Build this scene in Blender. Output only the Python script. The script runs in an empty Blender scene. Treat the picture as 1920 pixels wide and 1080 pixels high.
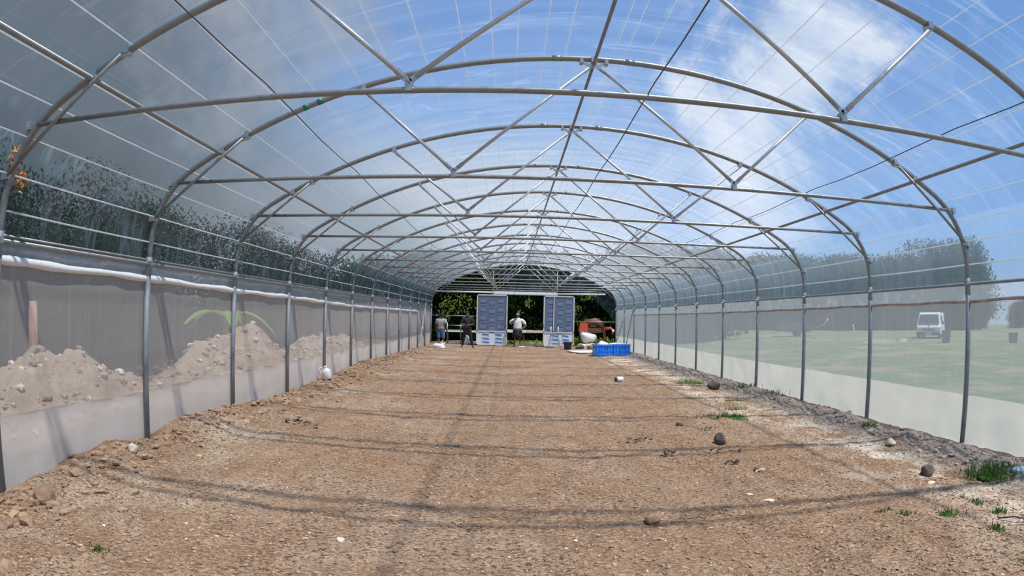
import bpy, bmesh, math, random
import numpy as np
from mathutils import Vector, Matrix, Euler

random.seed(7)
rng = np.random.default_rng(7)
scene = bpy.context.scene
col = scene.collection

# ------------------------------------------------------------------ camera
CAM = Vector((-0.81817, -3.20558, 1.54846))
YAW, PITCH, ROLL = 0.0051637, 0.0481628, 0.0224630
cd = bpy.data.cameras.new('camera')
cam = bpy.data.objects.new('camera', cd)
col.objects.link(cam)
f = Vector((math.sin(YAW)*math.cos(PITCH), math.cos(YAW)*math.cos(PITCH), math.sin(PITCH)))
r0 = Vector((math.cos(YAW), -math.sin(YAW), 0))
u0 = r0.cross(f)
r = r0*math.cos(ROLL) + u0*math.sin(ROLL)
u = -r0*math.sin(ROLL) + u0*math.cos(ROLL)
M = Matrix.Identity(4)
for i in range(3):
    M[i][0], M[i][1], M[i][2], M[i][3] = r[i], u[i], -f[i], CAM[i]
cam.matrix_world = M
# a wide action-camera lens with barrel distortion: angle as a polynomial of image radius
cd.type = 'PANO'
cd.sensor_fit = 'HORIZONTAL'
cd.sensor_width = 19.2
cd.sensor_height = 10.8
A1, A2, A3 = 0.9054346, 0.0851601, -0.0634938
K = (0.0, -A1/10, -A2/100, -A3/1000, 0.0)
for tgt in (cd, getattr(cd, 'cycles', None)):
    try:
        tgt.panorama_type = 'FISHEYE_LENS_POLYNOMIAL'
        tgt.fisheye_fov = math.radians(170)
        for i in range(5):
            setattr(tgt, 'fisheye_polynomial_k%d' % i, K[i])
    except Exception:
        pass
cd.clip_start, cd.clip_end = 0.05, 500
scene.camera = cam

# ------------------------------------------------------------------ render look
vs = scene.view_settings
vs.view_transform = 'Standard'
vs.look = 'None'
vs.gamma = 1.0
vs.use_curve_mapping = False
vs.exposure = 0.0
scene.cycles.transparent_max_bounces = 24
scene.cycles.max_bounces = 8
scene.cycles.diffuse_bounces = 3
scene.cycles.glossy_bounces = 3
scene.cycles.caustics_reflective = False
scene.cycles.caustics_refractive = False

# ------------------------------------------------------------------ node helper
class NT:
    def __init__(self, tree):
        self.t = tree
        self.t.nodes.clear()
    def n(self, kind, **kw):
        nd = self.t.nodes.new(kind)
        for k, v in kw.items():
            if k == 'inp':
                for key, val in v.items():
                    s = nd.inputs[key]
                    if isinstance(val, bpy.types.NodeSocket):
                        self.t.links.new(val, s)
                    else:
                        s.default_value = val
            else:
                setattr(nd, k, v)
        return nd
    def math(self, op, a, b=0.0, clamp=False):
        return self.n('ShaderNodeMath', operation=op, use_clamp=clamp, inp={0: a, 1: b}).outputs[0]
    def mix(self, fac, a, b):
        nd = self.n('ShaderNodeMix', data_type='RGBA')
        for key, val in ((0, fac), (6, a), (7, b)):
            s = nd.inputs[key]
            if isinstance(val, bpy.types.NodeSocket):
                self.t.links.new(val, s)
            else:
                s.default_value = val
        return nd.outputs[2]
    def ramp(self, fac, stops, interp='LINEAR'):
        nd = self.n('ShaderNodeValToRGB', inp={0: fac})
        cr = nd.color_ramp
        cr.interpolation = interp
        while len(cr.elements) < len(stops):
            cr.elements.new(0.5)
        for e, (p, c) in zip(cr.elements, stops):
            e.position = p
            e.color = c if len(c) == 4 else (*c, 1)
        return nd.outputs[0]
    def noise(self, vec, scale, detail=4, rough=0.55, dist=0.0):
        return self.n('ShaderNodeTexNoise', inp={'Vector': vec, 'Scale': scale, 'Detail': detail,
                      'Roughness': rough, 'Distortion': dist}).outputs[0]
    def mapr(self, v, a, b, c=0.0, d=1.0):
        return self.n('ShaderNodeMapRange', inp={0: v, 1: a, 2: b, 3: c, 4: d}).outputs[0]

def c4(rgb):
    return (*rgb, 1.0)

# ------------------------------------------------------------------ sky
world = bpy.data.worlds.new('sky')
scene.world = world
world.use_nodes = True
w = NT(world.node_tree)
tc = w.n('ShaderNodeTexCoord').outputs['Generated']
sep = w.n('ShaderNodeSeparateXYZ', inp={0: tc})
elev = sep.outputs[2]
base = w.ramp(w.mapr(elev, -0.1, 1.0), [(0.0, (0.46, 0.54, 0.60)), (0.10, (0.42, 0.56, 0.74)),
                                         (0.22, (0.20, 0.41, 0.77)), (0.5, (0.095, 0.28, 0.66)), (1.0, (0.07, 0.22, 0.58))])
n1 = w.noise(tc, 3.2, 6, 0.6, 0.4)
n2 = w.noise(tc, 9.0, 5, 0.6, 0.2)
def blob(direction, a, b):
    dp = w.n('ShaderNodeVectorMath', operation='DOT_PRODUCT', inp={0: tc, 1: direction}).outputs['Value']
    dp = w.math('ADD', dp, w.math('MULTIPLY', w.math('SUBTRACT', n1, 0.5), 0.16))
    return w.n('ShaderNodeMapRange', interpolation_type='SMOOTHSTEP', inp={0: dp, 1: a, 2: b}).outputs[0]
sky = base
# haze bank low over the trees, a grey cloud mass to the left, white cumulus to the right
low = w.n('ShaderNodeMapRange', interpolation_type='SMOOTHSTEP', inp={0: w.math('ADD', elev, w.math('MULTIPLY', w.math('SUBTRACT', n1, 0.5), 0.25)), 1: 0.36, 2: 0.16}).outputs[0]
leftish = w.n('ShaderNodeMapRange', interpolation_type='SMOOTHSTEP', inp={0: sep.outputs[0], 1: 0.45, 2: 0.0}).outputs[0]
sky = w.mix(w.math('MULTIPLY', w.math('MULTIPLY', low, leftish), 0.85), sky, c4((0.50, 0.54, 0.57)))
sky = w.mix(w.math('MULTIPLY', blob((-0.78, 0.50, 0.37), 0.72, 0.98), 0.92), sky, c4((0.06, 0.08, 0.09)))
wisp = blob((-0.41, 0.79, 0.46), 0.975, 1.01)
sky = w.mix(w.math('MULTIPLY', wisp, 0.6), sky, c4((0.38, 0.41, 0.44)))
sky = w.mix(w.math('MULTIPLY', blob((0.425, 0.785, 0.45), 0.972, 1.005), 0.9), sky, c4((0.78, 0.84, 0.92)))
sky = w.mix(w.math('MULTIPLY', blob((0.37, 0.87, 0.32), 0.975, 1.01), 0.6), sky, c4((0.74, 0.80, 0.90)))
sky = w.mix(w.math('MULTIPLY', w.mapr(n2, 0.60, 0.80), 0.18), sky, c4((0.70, 0.77, 0.88)))
bg = w.n('ShaderNodeBackground', inp={'Color': sky, 'Strength': 1.0})
wo = w.n('ShaderNodeOutputWorld')
w.t.links.new(bg.outputs[0], wo.inputs[0])

# ------------------------------------------------------------------ sun
SUNV = Vector((0.366, -0.28, 1.0)).normalized()
sl = bpy.data.lights.new('sun', 'SUN')
sl.energy = 5.4
sl.angle = 0.032
sl.color = (1.0, 0.965, 0.91)
sun = bpy.data.objects.new('sun', sl)
col.objects.link(sun)
sun.location = (6, -6, 20)
sun.rotation_euler = (-SUNV).to_track_quat('-Z', 'Y').to_euler()

# ------------------------------------------------------------------ materials
MATS = {}
def pbr(name, color, rough=0.6, metal=0.0, spec=0.4, noise=0.0, nscale=8.0, bump=0.0, bscale=40.0):
    if name in MATS:
        return MATS[name]
    m = bpy.data.materials.new(name)
    m.use_nodes = True
    t = NT(m.node_tree)
    co = t.n('ShaderNodeTexCoord').outputs['Object']
    colr = c4(color)
    if noise:
        nz = t.noise(co, nscale, 5)
        colr = t.mix(t.mapr(nz, 0.3, 0.7), c4([x*(1-noise) for x in color]), c4([min(1, x*(1+noise)) for x in color]))
    b = t.n('ShaderNodeBsdfPrincipled', inp={'Base Color': colr, 'Roughness': rough, 'Metallic': metal,
                                             'Specular IOR Level': spec})
    if bump:
        bn = t.n('ShaderNodeBump', inp={'Strength': bump, 'Distance': 0.01, 'Height': t.noise(co, bscale, 5)})
        t.t.links.new(bn.outputs[0], b.inputs['Normal'])
    o = t.n('ShaderNodeOutputMaterial')
    t.t.links.new(b.outputs[0], o.inputs[0])
    MATS[name] = m
    return m

def sheet(name, tint, haze, dif, graze=0.25, trans=0.5, streak=None, gloss=0.35, grough=0.2, streak_amt=0.15, crease=0.0, cscale=(0.22, 1.5, 0.22), cwidth=0.012, left_haze=0.0):
    """See-through plastic: part of the light passes, part is scattered, some is mirrored at grazing angles."""
    m = bpy.data.materials.new(name)
    m.use_nodes = True
    t = NT(m.node_tree)
    co = t.n('ShaderNodeTexCoord').outputs['Object']
    lw = t.n('ShaderNodeLayerWeight', inp={'Blend': 0.5}).outputs['Facing']
    dcol = c4(dif)
    fac = t.math('ADD', haze, t.math('MULTIPLY', t.math('POWER', lw, 3.0), graze))
    if streak:
        mp = t.n('ShaderNodeMapping', inp={'Vector': co, 'Scale': streak}).outputs[0]
        nz = t.noise(mp, 1.0, 6, 0.6, 0.6)
        fac = t.math('ADD', fac, t.math('MULTIPLY', t.mapr(nz, 0.52, 0.80), streak_amt))
        fac = t.math('ADD', fac, t.math('MULTIPLY', t.math('SUBTRACT', t.noise(co, 1.3, 4), 0.5), 0.10))
    if left_haze:       # extra haze and darker scatter painted on the left slope, softening the trees
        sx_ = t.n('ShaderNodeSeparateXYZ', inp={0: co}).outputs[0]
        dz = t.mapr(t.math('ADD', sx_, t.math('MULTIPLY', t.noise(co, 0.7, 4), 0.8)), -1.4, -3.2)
        fac = t.math('ADD', fac, t.math('MULTIPLY', dz, left_haze))
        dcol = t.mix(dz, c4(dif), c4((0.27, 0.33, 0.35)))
    if crease:      # sharp fold lines running round the hoops
        mp = t.n('ShaderNodeMapping', inp={'Vector': co, 'Scale': cscale}).outputs[0]
        nz = t.noise(mp, 1.0, 4, 0.55, 0.5)
        ln = t.mapr(t.math('ABSOLUTE', t.math('SUBTRACT', nz, 0.5)), cwidth, 0.0)
        fac = t.math('ADD', fac, t.math('MULTIPLY', ln, crease))
    fac = t.math('MINIMUM', t.math('MAXIMUM', fac, 0.02), 0.97)
    tr = t.n('ShaderNodeBsdfTransparent', inp={'Color': c4(tint)})
    df = t.n('ShaderNodeBsdfDiffuse', inp={'Color': dcol})
    tl = t.n('ShaderNodeBsdfTranslucent', inp={'Color': dcol})
    sc = t.n('ShaderNodeMixShader', inp={0: trans, 1: df.outputs[0], 2: tl.outputs[0]})
    mx = t.n('ShaderNodeMixShader', inp={0: fac, 1: tr.outputs[0], 2: sc.outputs[0]})
    fr = t.n('ShaderNodeFresnel', inp={'IOR': 1.45}).outputs[0]
    gl = t.n('ShaderNodeBsdfGlossy', inp={'Roughness': grough, 'Color': (1, 1, 1, 1)})
    mx2 = t.n('ShaderNodeMixShader', inp={0: t.math('MULTIPLY', fr, gloss), 1: mx.outputs[0], 2: gl.outputs[0]})
    o = t.n('ShaderNodeOutputMaterial')
    t.t.links.new(mx2.outputs[0], o.inputs[0])
    MATS[name] = m
    return m

M_film = sheet('polythene_film', (0.96, 0.98, 0.99), 0.045, (0.78, 0.85, 0.89), graze=0.52, streak=(0.5, 5.0, 0.5), streak_amt=0.09, gloss=0.06, trans=0.8, crease=0.11, left_haze=0.22)
M_eave = sheet('folded_film', (0.90, 0.94, 0.95), 0.10, (0.42, 0.60, 0.62), graze=0.26, streak=(1.0, 9.0, 0.9), gloss=0.05, grough=0.15, streak_amt=0.34, trans=0.82, crease=0.32, cscale=(1.0, 2.6, 0.45), cwidth=0.035)
M_eaver = sheet('hazy_film', (0.90, 0.94, 0.96), 0.27, (0.46, 0.60, 0.70), graze=0.22, streak=(1.0, 7.0, 1.0), gloss=0.05, grough=0.15, streak_amt=0.10, trans=0.82)
M_net = sheet('insect_net', (0.93, 0.94, 0.93), 0.50, (0.76, 0.715, 0.66), graze=0.38, trans=0.36, streak=(1.0, 16.0, 0.15), gloss=0.0, streak_amt=0.12)
M_netr = sheet('pale_insect_net', (0.93, 0.94, 0.95), 0.48, (0.69, 0.71, 0.72), graze=0.38, trans=0.55, streak=(1.0, 16.0, 0.15), gloss=0.0, streak_amt=0.12)
M_gather = sheet('gathered_film', (0.92, 0.94, 0.95), 0.46, (0.80, 0.85, 0.88), graze=0.25, trans=0.7, streak=(1.0, 5.0, 6.0), gloss=0.2, streak_amt=0.3)
M_apronl = sheet('warm_milky_film', (0.9, 0.9, 0.88), 0.88, (0.97, 0.885, 0.78), graze=0.08, streak=(1.0, 3.0, 1.0), gloss=0.1, grough=0.3, streak_amt=0.08, trans=0.36)
M_apron = sheet('milky_film', (0.9, 0.9, 0.89), 0.90, (0.97, 0.90, 0.80), graze=0.08, streak=(1.0, 3.0, 1.0), gloss=0.2, grough=0.3, streak_amt=0.08, trans=0.6)
M_steel = pbr('galvanised_steel', (0.25, 0.255, 0.245), 0.42, 0.5, noise=0.12, nscale=14)
M_strut = pbr('sun_lightened_steel', (0.50, 0.505, 0.50), 0.36, 0.6, noise=0.1, nscale=14)  # steel made lighter: sun striking the struts is put into the colour
M_post = pbr('galvanised_post', (0.25, 0.28, 0.30), 0.62, 0.25, noise=0.12, nscale=10)
M_clamp = pbr('zinc_clamp', (0.42, 0.43, 0.43), 0.35, 0.85)
M_green = pbr('green_tape', (0.01, 0.22, 0.09), 0.4)
M_wire = pbr('dark_wire', (0.06, 0.07, 0.09), 0.5)
M_white = pbr('white_plastic', (0.82, 0.82, 0.80), 0.45, noise=0.04)
M_roll = pbr('rolled_white_film', (0.80, 0.79, 0.76), 0.5, noise=0.08, nscale=20, bump=0.4, bscale=18)
M_rust = pbr('rusty_pipe', (0.44, 0.36, 0.31), 0.7, 0.2, noise=0.3, nscale=6)

def soil_mat():
    m = bpy.data.materials.new('bare_soil')
    m.use_nodes = True
    t = NT(m.node_tree)
    co = t.n('ShaderNodeTexCoord').outputs['Object']
    s = t.n('ShaderNodeSeparateXYZ', inp={0: co})
    X, Y = s.outputs[0], s.outputs[1]
    big = t.noise(co, 0.55, 5, 0.6, 0.3)
    mid = t.noise(co, 3.5, 6, 0.65, 0.3)
    mp = t.n('ShaderNodeMapping', inp={'Vector': co, 'Scale': (28.0, 50.0, 36.0)}).outputs[0]
    fine = t.noise(mp, 1.0, 4, 0.55, 0.6)
    patch = t.mapr(t.noise(co, 1.1, 5, 0.6, 0.4), 0.40, 0.58)
    vf = t.noise(co, 85.0, 4, 0.7)
    c = t.ramp(mid, [(0.25, (0.30, 0.176, 0.100)), (0.48, (0.385, 0.242, 0.145)), (0.75, (0.49, 0.328, 0.212))])
    c = t.mix(t.mapr(big, 0.50, 0.72), c, c4((0.51, 0.365, 0.255)))
    c = t.mix(t.math('MULTIPLY', t.mapr(big, 0.46, 0.30), 0.55), c, c4((0.38, 0.208, 0.117)))
    # pale lime spread along the right side and the left bank
    lx = t.math('ADD', X, t.math('MULTIPLY', t.math('SUBTRACT', t.noise(co, 0.9, 4, 0.6), 0.5), 1.6))
    lime = t.math('MULTIPLY', t.mapr(lx, 2.6, 3.3), t.mapr(lx, 4.3, 3.9))
    lime = t.math('MULTIPLY', lime, t.mapr(t.noise(co, 1.3, 6, 0.7, 0.5), 0.44, 0.58))
    c = t.mix(t.math('MULTIPLY', lime, 0.9), c, c4((0.88, 0.76, 0.60)))
    l2 = t.math('MULTIPLY', t.mapr(lx, -2.6, -3.6), t.mapr(t.noise(co, 1.1, 6, 0.7, 0.4), 0.48, 0.62))
    c = t.mix(t.math('MULTIPLY', l2, 0.55), c, c4((0.72, 0.58, 0.425)))
    # grey bank of dug earth along the right wall
    gb = t.mapr(t.math('ADD', X, t.math('MULTIPLY', t.math('SUBTRACT', t.noise(co, 1.3, 5), 0.5), 1.1)), 3.75, 4.2)
    c = t.mix(gb, c, t.ramp(mid, [(0.3, (0.46, 0.365, 0.29)), (0.7, (0.68, 0.56, 0.455))]))
    # crumbs: fine dark and pale specks of the soil itself
    c = t.mix(t.math('MULTIPLY', t.mapr(fine, 0.46, 0.41), t.math('ADD', 0.5, t.math('MULTIPLY', patch, 0.45))), c, c4((0.115, 0.066, 0.042)))
    c = t.mix(t.math('MULTIPLY', t.mapr(fine, 0.58, 0.65), 0.65), c, c4((0.70, 0.53, 0.39)))
    c = t.mix(t.math('MULTIPLY', t.mapr(vf, 0.62, 0.76), 0.45), c, c4((0.68, 0.56, 0.44)))
    b = t.n('ShaderNodeBsdfPrincipled', inp={'Base Color': c, 'Roughness': 0.95, 'Specular IOR Level': 0.1})
    h = t.math('ADD', t.math('ADD', t.math('MULTIPLY', fine, 1.0), t.math('MULTIPLY', vf, 0.35)), t.math('MULTIPLY', t.noise(co, 16.0, 4, 0.6), 1.2))
    bn = t.n('ShaderNodeBump', inp={'Strength': 1.0, 'Distance': 0.035, 'Height': h})
    t.t.links.new(bn.outputs[0], b.inputs['Normal'])
    o = t.n('ShaderNodeOutputMaterial')
    t.t.links.new(b.outputs[0], o.inputs[0])
    return m
M_soil = soil_mat()

def ground_mat(name, cols, dirt=None, scale=1.5):
    m = bpy.data.materials.new(name)
    m.use_nodes = True
    t = NT(m.node_tree)
    co = t.n('ShaderNodeTexCoord').outputs['Object']
    nz = t.noise(co, scale, 6, 0.65, 0.3)
    c = t.ramp(nz, [(0.3, cols[0]), (0.5, cols[1]), (0.7, cols[2])])
    if dirt:
        c = t.mix(t.mapr(t.noise(co, 0.35, 6, 0.65, 0.4), 0.51, 0.61), c, c4(dirt))
    fine = t.noise(co, 30.0, 5, 0.7)
    c = t.mix(t.math('MULTIPLY', t.mapr(fine, 0.5, 0.3), 0.5), c, c4([x*0.5 for x in cols[0]]))
    b = t.n('ShaderNodeBsdfPrincipled', inp={'Base Color': c, 'Roughness': 0.95, 'Specular IOR Level': 0.1})
    bn = t.n('ShaderNodeBump', inp={'Strength': 0.8, 'Distance': 0.05, 'Height': fine})
    t.t.links.new(bn.outputs[0], b.inputs['Normal'])
    o = t.n('ShaderNodeOutputMaterial')
    t.t.links.new(b.outputs[0], o.inputs[0])
    return m
M_lawn = ground_mat('lawn_grass', ((0.13, 0.17, 0.07), (0.20, 0.25, 0.11), (0.30, 0.33, 0.17)), (0.38, 0.31, 0.23))
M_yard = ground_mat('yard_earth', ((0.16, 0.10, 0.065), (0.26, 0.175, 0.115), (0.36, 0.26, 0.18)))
M_mound = ground_mat('mound_earth', ((0.34, 0.235, 0.15), (0.47, 0.35, 0.24), (0.58, 0.46, 0.34)), scale=2.5)

def leaf_mat(name, a, b, trans=0.35):
    m = bpy.data.materials.new(name)
    m.use_nodes = True
    t = NT(m.node_tree)
    co = t.n('ShaderNodeTexCoord').outputs['Object']
    c = t.mix(t.mapr(t.noise(co, 2.2, 4, 0.7), 0.35, 0.65), c4(a), c4(b))
    d = t.n('ShaderNodeBsdfDiffuse', inp={'Color': c})
    l = t.n('ShaderNodeBsdfTranslucent', inp={'Color': c})
    mx = t.n('ShaderNodeMixShader', inp={0: trans, 1: d.outputs[0], 2: l.outputs[0]})
    o = t.n('ShaderNodeOutputMaterial')
    t.t.links.new(mx.outputs[0], o.inputs[0])
    return m
M_cord = leaf_mat('white_cord', (0.86, 0.87, 0.88), (0.93, 0.94, 0.94), 0.5)
M_leafd = leaf_mat('shade_darkened_leaves', (0.006, 0.014, 0.005), (0.016, 0.034, 0.009), 0.15)  # canopy shade is put into this near-black leaf colour
M_leafm = leaf_mat('mid_leaves', (0.025, 0.045, 0.018), (0.06, 0.09, 0.03), 0.3)
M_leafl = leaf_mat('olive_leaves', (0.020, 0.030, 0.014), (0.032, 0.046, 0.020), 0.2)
M_leaff = leaf_mat('haze_tinted_leaves', (0.035, 0.06, 0.040), (0.07, 0.105, 0.062), 0.3)  # distance haze is put into the leaf colour as a bluish tint
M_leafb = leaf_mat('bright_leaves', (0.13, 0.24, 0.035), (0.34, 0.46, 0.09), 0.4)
M_grass = leaf_mat('tuft_grass', (0.055, 0.115, 0.025), (0.13, 0.22, 0.06), 0.3)
M_banana = leaf_mat('banana_leaf', (0.20, 0.34, 0.06), (0.30, 0.44, 0.10), 0.4)
M_yellow = leaf_mat('yellow_blossom', (0.45, 0.45, 0.06), (0.75, 0.68, 0.12), 0.3)
M_orange = pbr('orange_petals', (0.75, 0.30, 0.03), 0.6)
M_bark = pbr('bark', (0.10, 0.075, 0.055), 0.9, noise=0.4, bump=0.6)
M_clod = pbr('earth_clod', (0.30, 0.195, 0.125), 0.95, spec=0.1, noise=0.3, nscale=14, bump=0.6)
M_hclod = pbr('heap_clod', (0.36, 0.26, 0.17), 0.95, spec=0.1, noise=0.4, nscale=3)
M_rock = pbr('dark_rock', (0.14, 0.11, 0.095), 0.9, spec=0.2, noise=0.35, nscale=9, bump=0.7)
M_stone = pbr('pale_stone', (0.62, 0.54, 0.44), 0.85, spec=0.2, noise=0.15, nscale=12)
M_dead = pbr('dead_leaf', (0.10, 0.075, 0.06), 0.85, noise=0.4)
M_char = pbr('charred_scrap', (0.055, 0.052, 0.05), 0.85, noise=0.4)
M_straw = pbr('pale_husk', (0.72, 0.56, 0.34), 0.8, noise=0.2)
M_skin = pbr('brown_skin', (0.15, 0.08, 0.05), 0.55)
M_hair = pbr('black_hair', (0.012, 0.011, 0.010), 0.7)
M_tee = pbr('white_tee', (0.72, 0.70, 0.68), 0.8, noise=0.06)
M_gtee = pbr('grey_tee', (0.46, 0.43, 0.41), 0.8, noise=0.08)
M_black = pbr('black_cloth', (0.022, 0.022, 0.024), 0.8)
M_jean = pbr('blue_denim', (0.09, 0.17, 0.30), 0.8, noise=0.2)
M_cap = pbr('grey_cap', (0.20, 0.21, 0.19), 0.8)
M_eye = pbr('eye_white', (0.75, 0.72, 0.68), 0.3)
M_blue = pbr('blue_crate', (0.02, 0.24, 0.88), 0.35, noise=0.1)
M_tub = pbr('black_tub', (0.025, 0.026, 0.028), 0.4)
M_alu = pbr('aluminium', (0.66, 0.67, 0.68), 0.35, 0.6)
M_frame = pbr('white_frame', (0.62, 0.62, 0.60), 0.4, noise=0.05)
M_panel = pbr('white_panel', (0.72, 0.75, 0.78), 0.35)
M_pane = pbr('filmed_pane', (0.13, 0.16, 0.20), 0.35, noise=0.12, nscale=3)
M_inkd = pbr('blue_ink', (0.03, 0.07, 0.20), 0.4)
M_inkm = pbr('pale_blue_ink', (0.16, 0.22, 0.34), 0.4)
M_inkl = pbr('logo_blue_ink', (0.06, 0.18, 0.48), 0.4)
M_inks = pbr('logo_sky_ink', (0.45, 0.62, 0.82), 0.4)
M_red = pbr('red_paint', (0.55, 0.07, 0.035), 0.5, noise=0.15)
M_redr = pbr('rusty_red', (0.17, 0.05, 0.035), 0.6, noise=0.35)
M_brownp = pbr('brown_iron', (0.14, 0.07, 0.05), 0.6, 0.2, noise=0.3)
M_sack = pbr('white_sack', (0.84, 0.82, 0.80), 0.6, noise=0.05, bump=0.5, bscale=12)
M_cream = pbr('cream_board', (0.72, 0.62, 0.46), 0.6)
M_timber = pbr('sawn_timber', (0.90, 0.80, 0.62), 0.7, noise=0.12)
M_vanw = pbr('van_white', (0.80, 0.81, 0.82), 0.3)
M_glass = pbr('dark_glass', (0.05, 0.055, 0.06), 0.1)
M_dgrey = pbr('dark_grey', (0.06, 0.06, 0.07), 0.6)
M_rubber = pbr('rubber', (0.02, 0.02, 0.02), 0.8)
M_palebl = pbr('pale_blue_plastic', (0.40, 0.58, 0.68), 0.4)
M_binc = pbr('bin_grey', (0.10, 0.105, 0.12), 0.5)

# ------------------------------------------------------------------ mesh helpers
class MB:
    def __init__(self):
        self.v, self.f, self.n = [], [], 0
    def add(self, v, fc):
        v = np.asarray(v, float)
        self.v.append(v)
        self.f.extend([tuple(i + self.n for i in q) for q in fc])
        self.n += len(v)
        return self
    def box(self, c, s, rot=None, taper=None):
        a = np.array([(x, y, z) for z in (-.5, .5) for y in (-.5, .5) for x in (-.5, .5)])
        if taper:
            a[4:, 0] *= taper[0]; a[4:, 1] *= taper[1]
        a = a*np.array(s)
        if rot is not None:
            a = a @ np.array(Euler(rot).to_matrix()).T
        return self.add(a + np.array(c), [(0, 2, 3, 1), (4, 5, 7, 6), (0, 1, 5, 4), (2, 6, 7, 3), (0, 4, 6, 2), (1, 3, 7, 5)])
    def tube(self, pts, rad, seg=10, caps=True):
        P = np.asarray(pts, float)
        R = np.full(len(P), rad) if np.isscalar(rad) else np.asarray(rad, float)
        T = np.gradient(P, axis=0)
        T /= np.linalg.norm(T, axis=1)[:, None] + 1e-12
        up = np.array([0, 0, 1.]) if abs(T[0][2]) < 0.9 else np.array([0, 1., 0])
        vs_, fs = [], []
        for i in range(len(P)):
            n_ = np.cross(T[i], up); n_ /= np.linalg.norm(n_) + 1e-12
            b_ = np.cross(n_, T[i]); up = b_
            for k in range(seg):
                a = 2*math.pi*k/seg
                vs_.append(P[i] + R[i]*(math.cos(a)*n_ + math.sin(a)*b_))
        for i in range(len(P)-1):
            for k in range(seg):
                a, b = i*seg+k, i*seg+(k+1) % seg
                fs.append((a, b, b+seg, a+seg))
        if caps:
            fs.append(tuple(range(seg))[::-1])
            fs.append(tuple(range((len(P)-1)*seg, len(P)*seg)))
        return self.add(vs_, fs)
    def lathe(self, prof, c=(0, 0, 0), seg=20, sx=1, sy=1):
        vs_, fs = [], []
        for (r_, z) in prof:
            for k in range(seg):
                a = 2*math.pi*k/seg
                vs_.append((c[0]+r_*sx*math.cos(a), c[1]+r_*sy*math.sin(a), c[2]+z))
        for i in range(len(prof)-1):
            for k in range(seg):
                a, b = i*seg+k, i*seg+(k+1) % seg
                fs.append((a, b, b+seg, a+seg))
        fs.append(tuple(range(seg))[::-1])
        fs.append(tuple(range((len(prof)-1)*seg, len(prof)*seg)))
        return self.add(vs_, fs)
    def ico(self, c, s, sub=2, rough=0.0, seed=0, flat=0.0, rot=0.0):
        bm = bmesh.new()
        bmesh.ops.create_icosphere(bm, subdivisions=sub, radius=1)
        v = np.array([q.co[:] for q in bm.verts])
        fs = [tuple(x.index for x in q.verts) for q in bm.faces]
        bm.free()
        if rough:
            rg = np.random.default_rng(seed)
            d = np.zeros(len(v))
            for _ in range(7):
                k = rg.normal(size=3)
                d += np.sin(v @ k*1.7 + rg.uniform(0, 6.28))*rough/2.5
            v = v*(1+d)[:, None]
            pl = rg.normal(size=(5, 3)); pl /= np.linalg.norm(pl, axis=1)[:, None]
            for q in pl:                                  # broken facets
                e = v @ q - (getattr(self, 'cut', .78) + 0.1*rg.uniform())
                v -= np.clip(e, 0, None)[:, None]*q
        if flat:
            v[:, 2] = np.maximum(v[:, 2], -flat)
        v = v*np.array(s)
        ca, sa = math.cos(rot), math.sin(rot)
        v = np.stack([v[:, 0]*ca-v[:, 1]*sa, v[:, 0]*sa+v[:, 1]*ca, v[:, 2]], 1)
        return self.add(v+np.array(c), fs)
    def build(self, name, mat, parent=None, smooth=False):
        me = bpy.data.meshes.new(name)
        V = np.concatenate(self.v) if self.v else np.zeros((0, 3))
        me.from_pydata(V.tolist(), [], self.f)
        me.materials.append(mat)
        if smooth:
            me.polygons.foreach_set('use_smooth', [True]*len(me.polygons))
        me.update()
        o = bpy.data.objects.new(name, me)
        col.objects.link(o)
        if parent is not None:
            o.parent = parent
        return o

def quadmesh(name, V, F, mat, parent=None, smooth=False):
    me = bpy.data.meshes.new(name)
    V = np.asarray(V, np.float32); F = np.asarray(F, np.int32)
    me.vertices.add(len(V)); me.vertices.foreach_set('co', V.ravel())
    k = F.shape[1]
    me.loops.add(F.size); me.loops.foreach_set('vertex_index', F.ravel())
    me.polygons.add(len(F))
    me.polygons.foreach_set('loop_start', np.arange(0, F.size, k, dtype=np.int32))
    me.polygons.foreach_set('use_smooth', np.full(len(F), smooth))
    me.update(calc_edges=True)
    me.materials.append(mat)
    o = bpy.data.objects.new(name, me)
    col.objects.link(o)
    if parent is not None:
        o.parent = parent
    return o

def grid(nx, ny):
    i, j = np.meshgrid(np.arange(nx-1), np.arange(ny-1))
    a = (j*nx+i).ravel()
    return np.stack([a, a+1, a+nx+1, a+nx], 1)

def tag(o, label=None, cat=None, group=None, kind=None):
    if label: o['label'] = label
    if cat: o['category'] = cat
    if group: o['group'] = group
    if kind: o['kind'] = kind
    return o

def thing(name, loc, label, cat, group=None, rz=0.0):
    o = bpy.data.objects.new(name, None)
    o.empty_display_size = 0.1
    col.objects.link(o)
    o.location = loc
    o.rotation_euler = (0, 0, rz)
    return tag(o, label, cat, group)

def copy_tree(o):
    c = o.copy(); col.objects.link(c)
    for ch in list(o.children):
        k = ch.copy(); col.objects.link(k); k.parent = c
        for g in ch.children:
            q = g.copy(); col.objects.link(q); q.parent = k
    return c

def vnoise(x, y, seed=0):
    xi, yi = np.floor(x).astype(np.int64), np.floor(y).astype(np.int64)
    fx, fy = x-xi, y-yi
    fx, fy = fx*fx*(3-2*fx), fy*fy*(3-2*fy)
    def h(a, b):
        n = (a*374761393 + b*668265263 + seed*982451653) & 0xffffffff
        n = ((n ^ (n >> 13))*1274126177) & 0xffffffff
        return ((n ^ (n >> 16)) & 0xffff)/65535.0
    return (h(xi, yi)*(1-fx)+h(xi+1, yi)*fx)*(1-fy) + (h(xi, yi+1)*(1-fx)+h(xi+1, yi+1)*fx)*fy - 0.5
def fbm(x, y, o=4, seed=0):
    s, a = 0, 1.0
    for i in range(o):
        s = s + a*vnoise(x*2**i, y*2**i, seed+i); a *= .5
    return s

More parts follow.
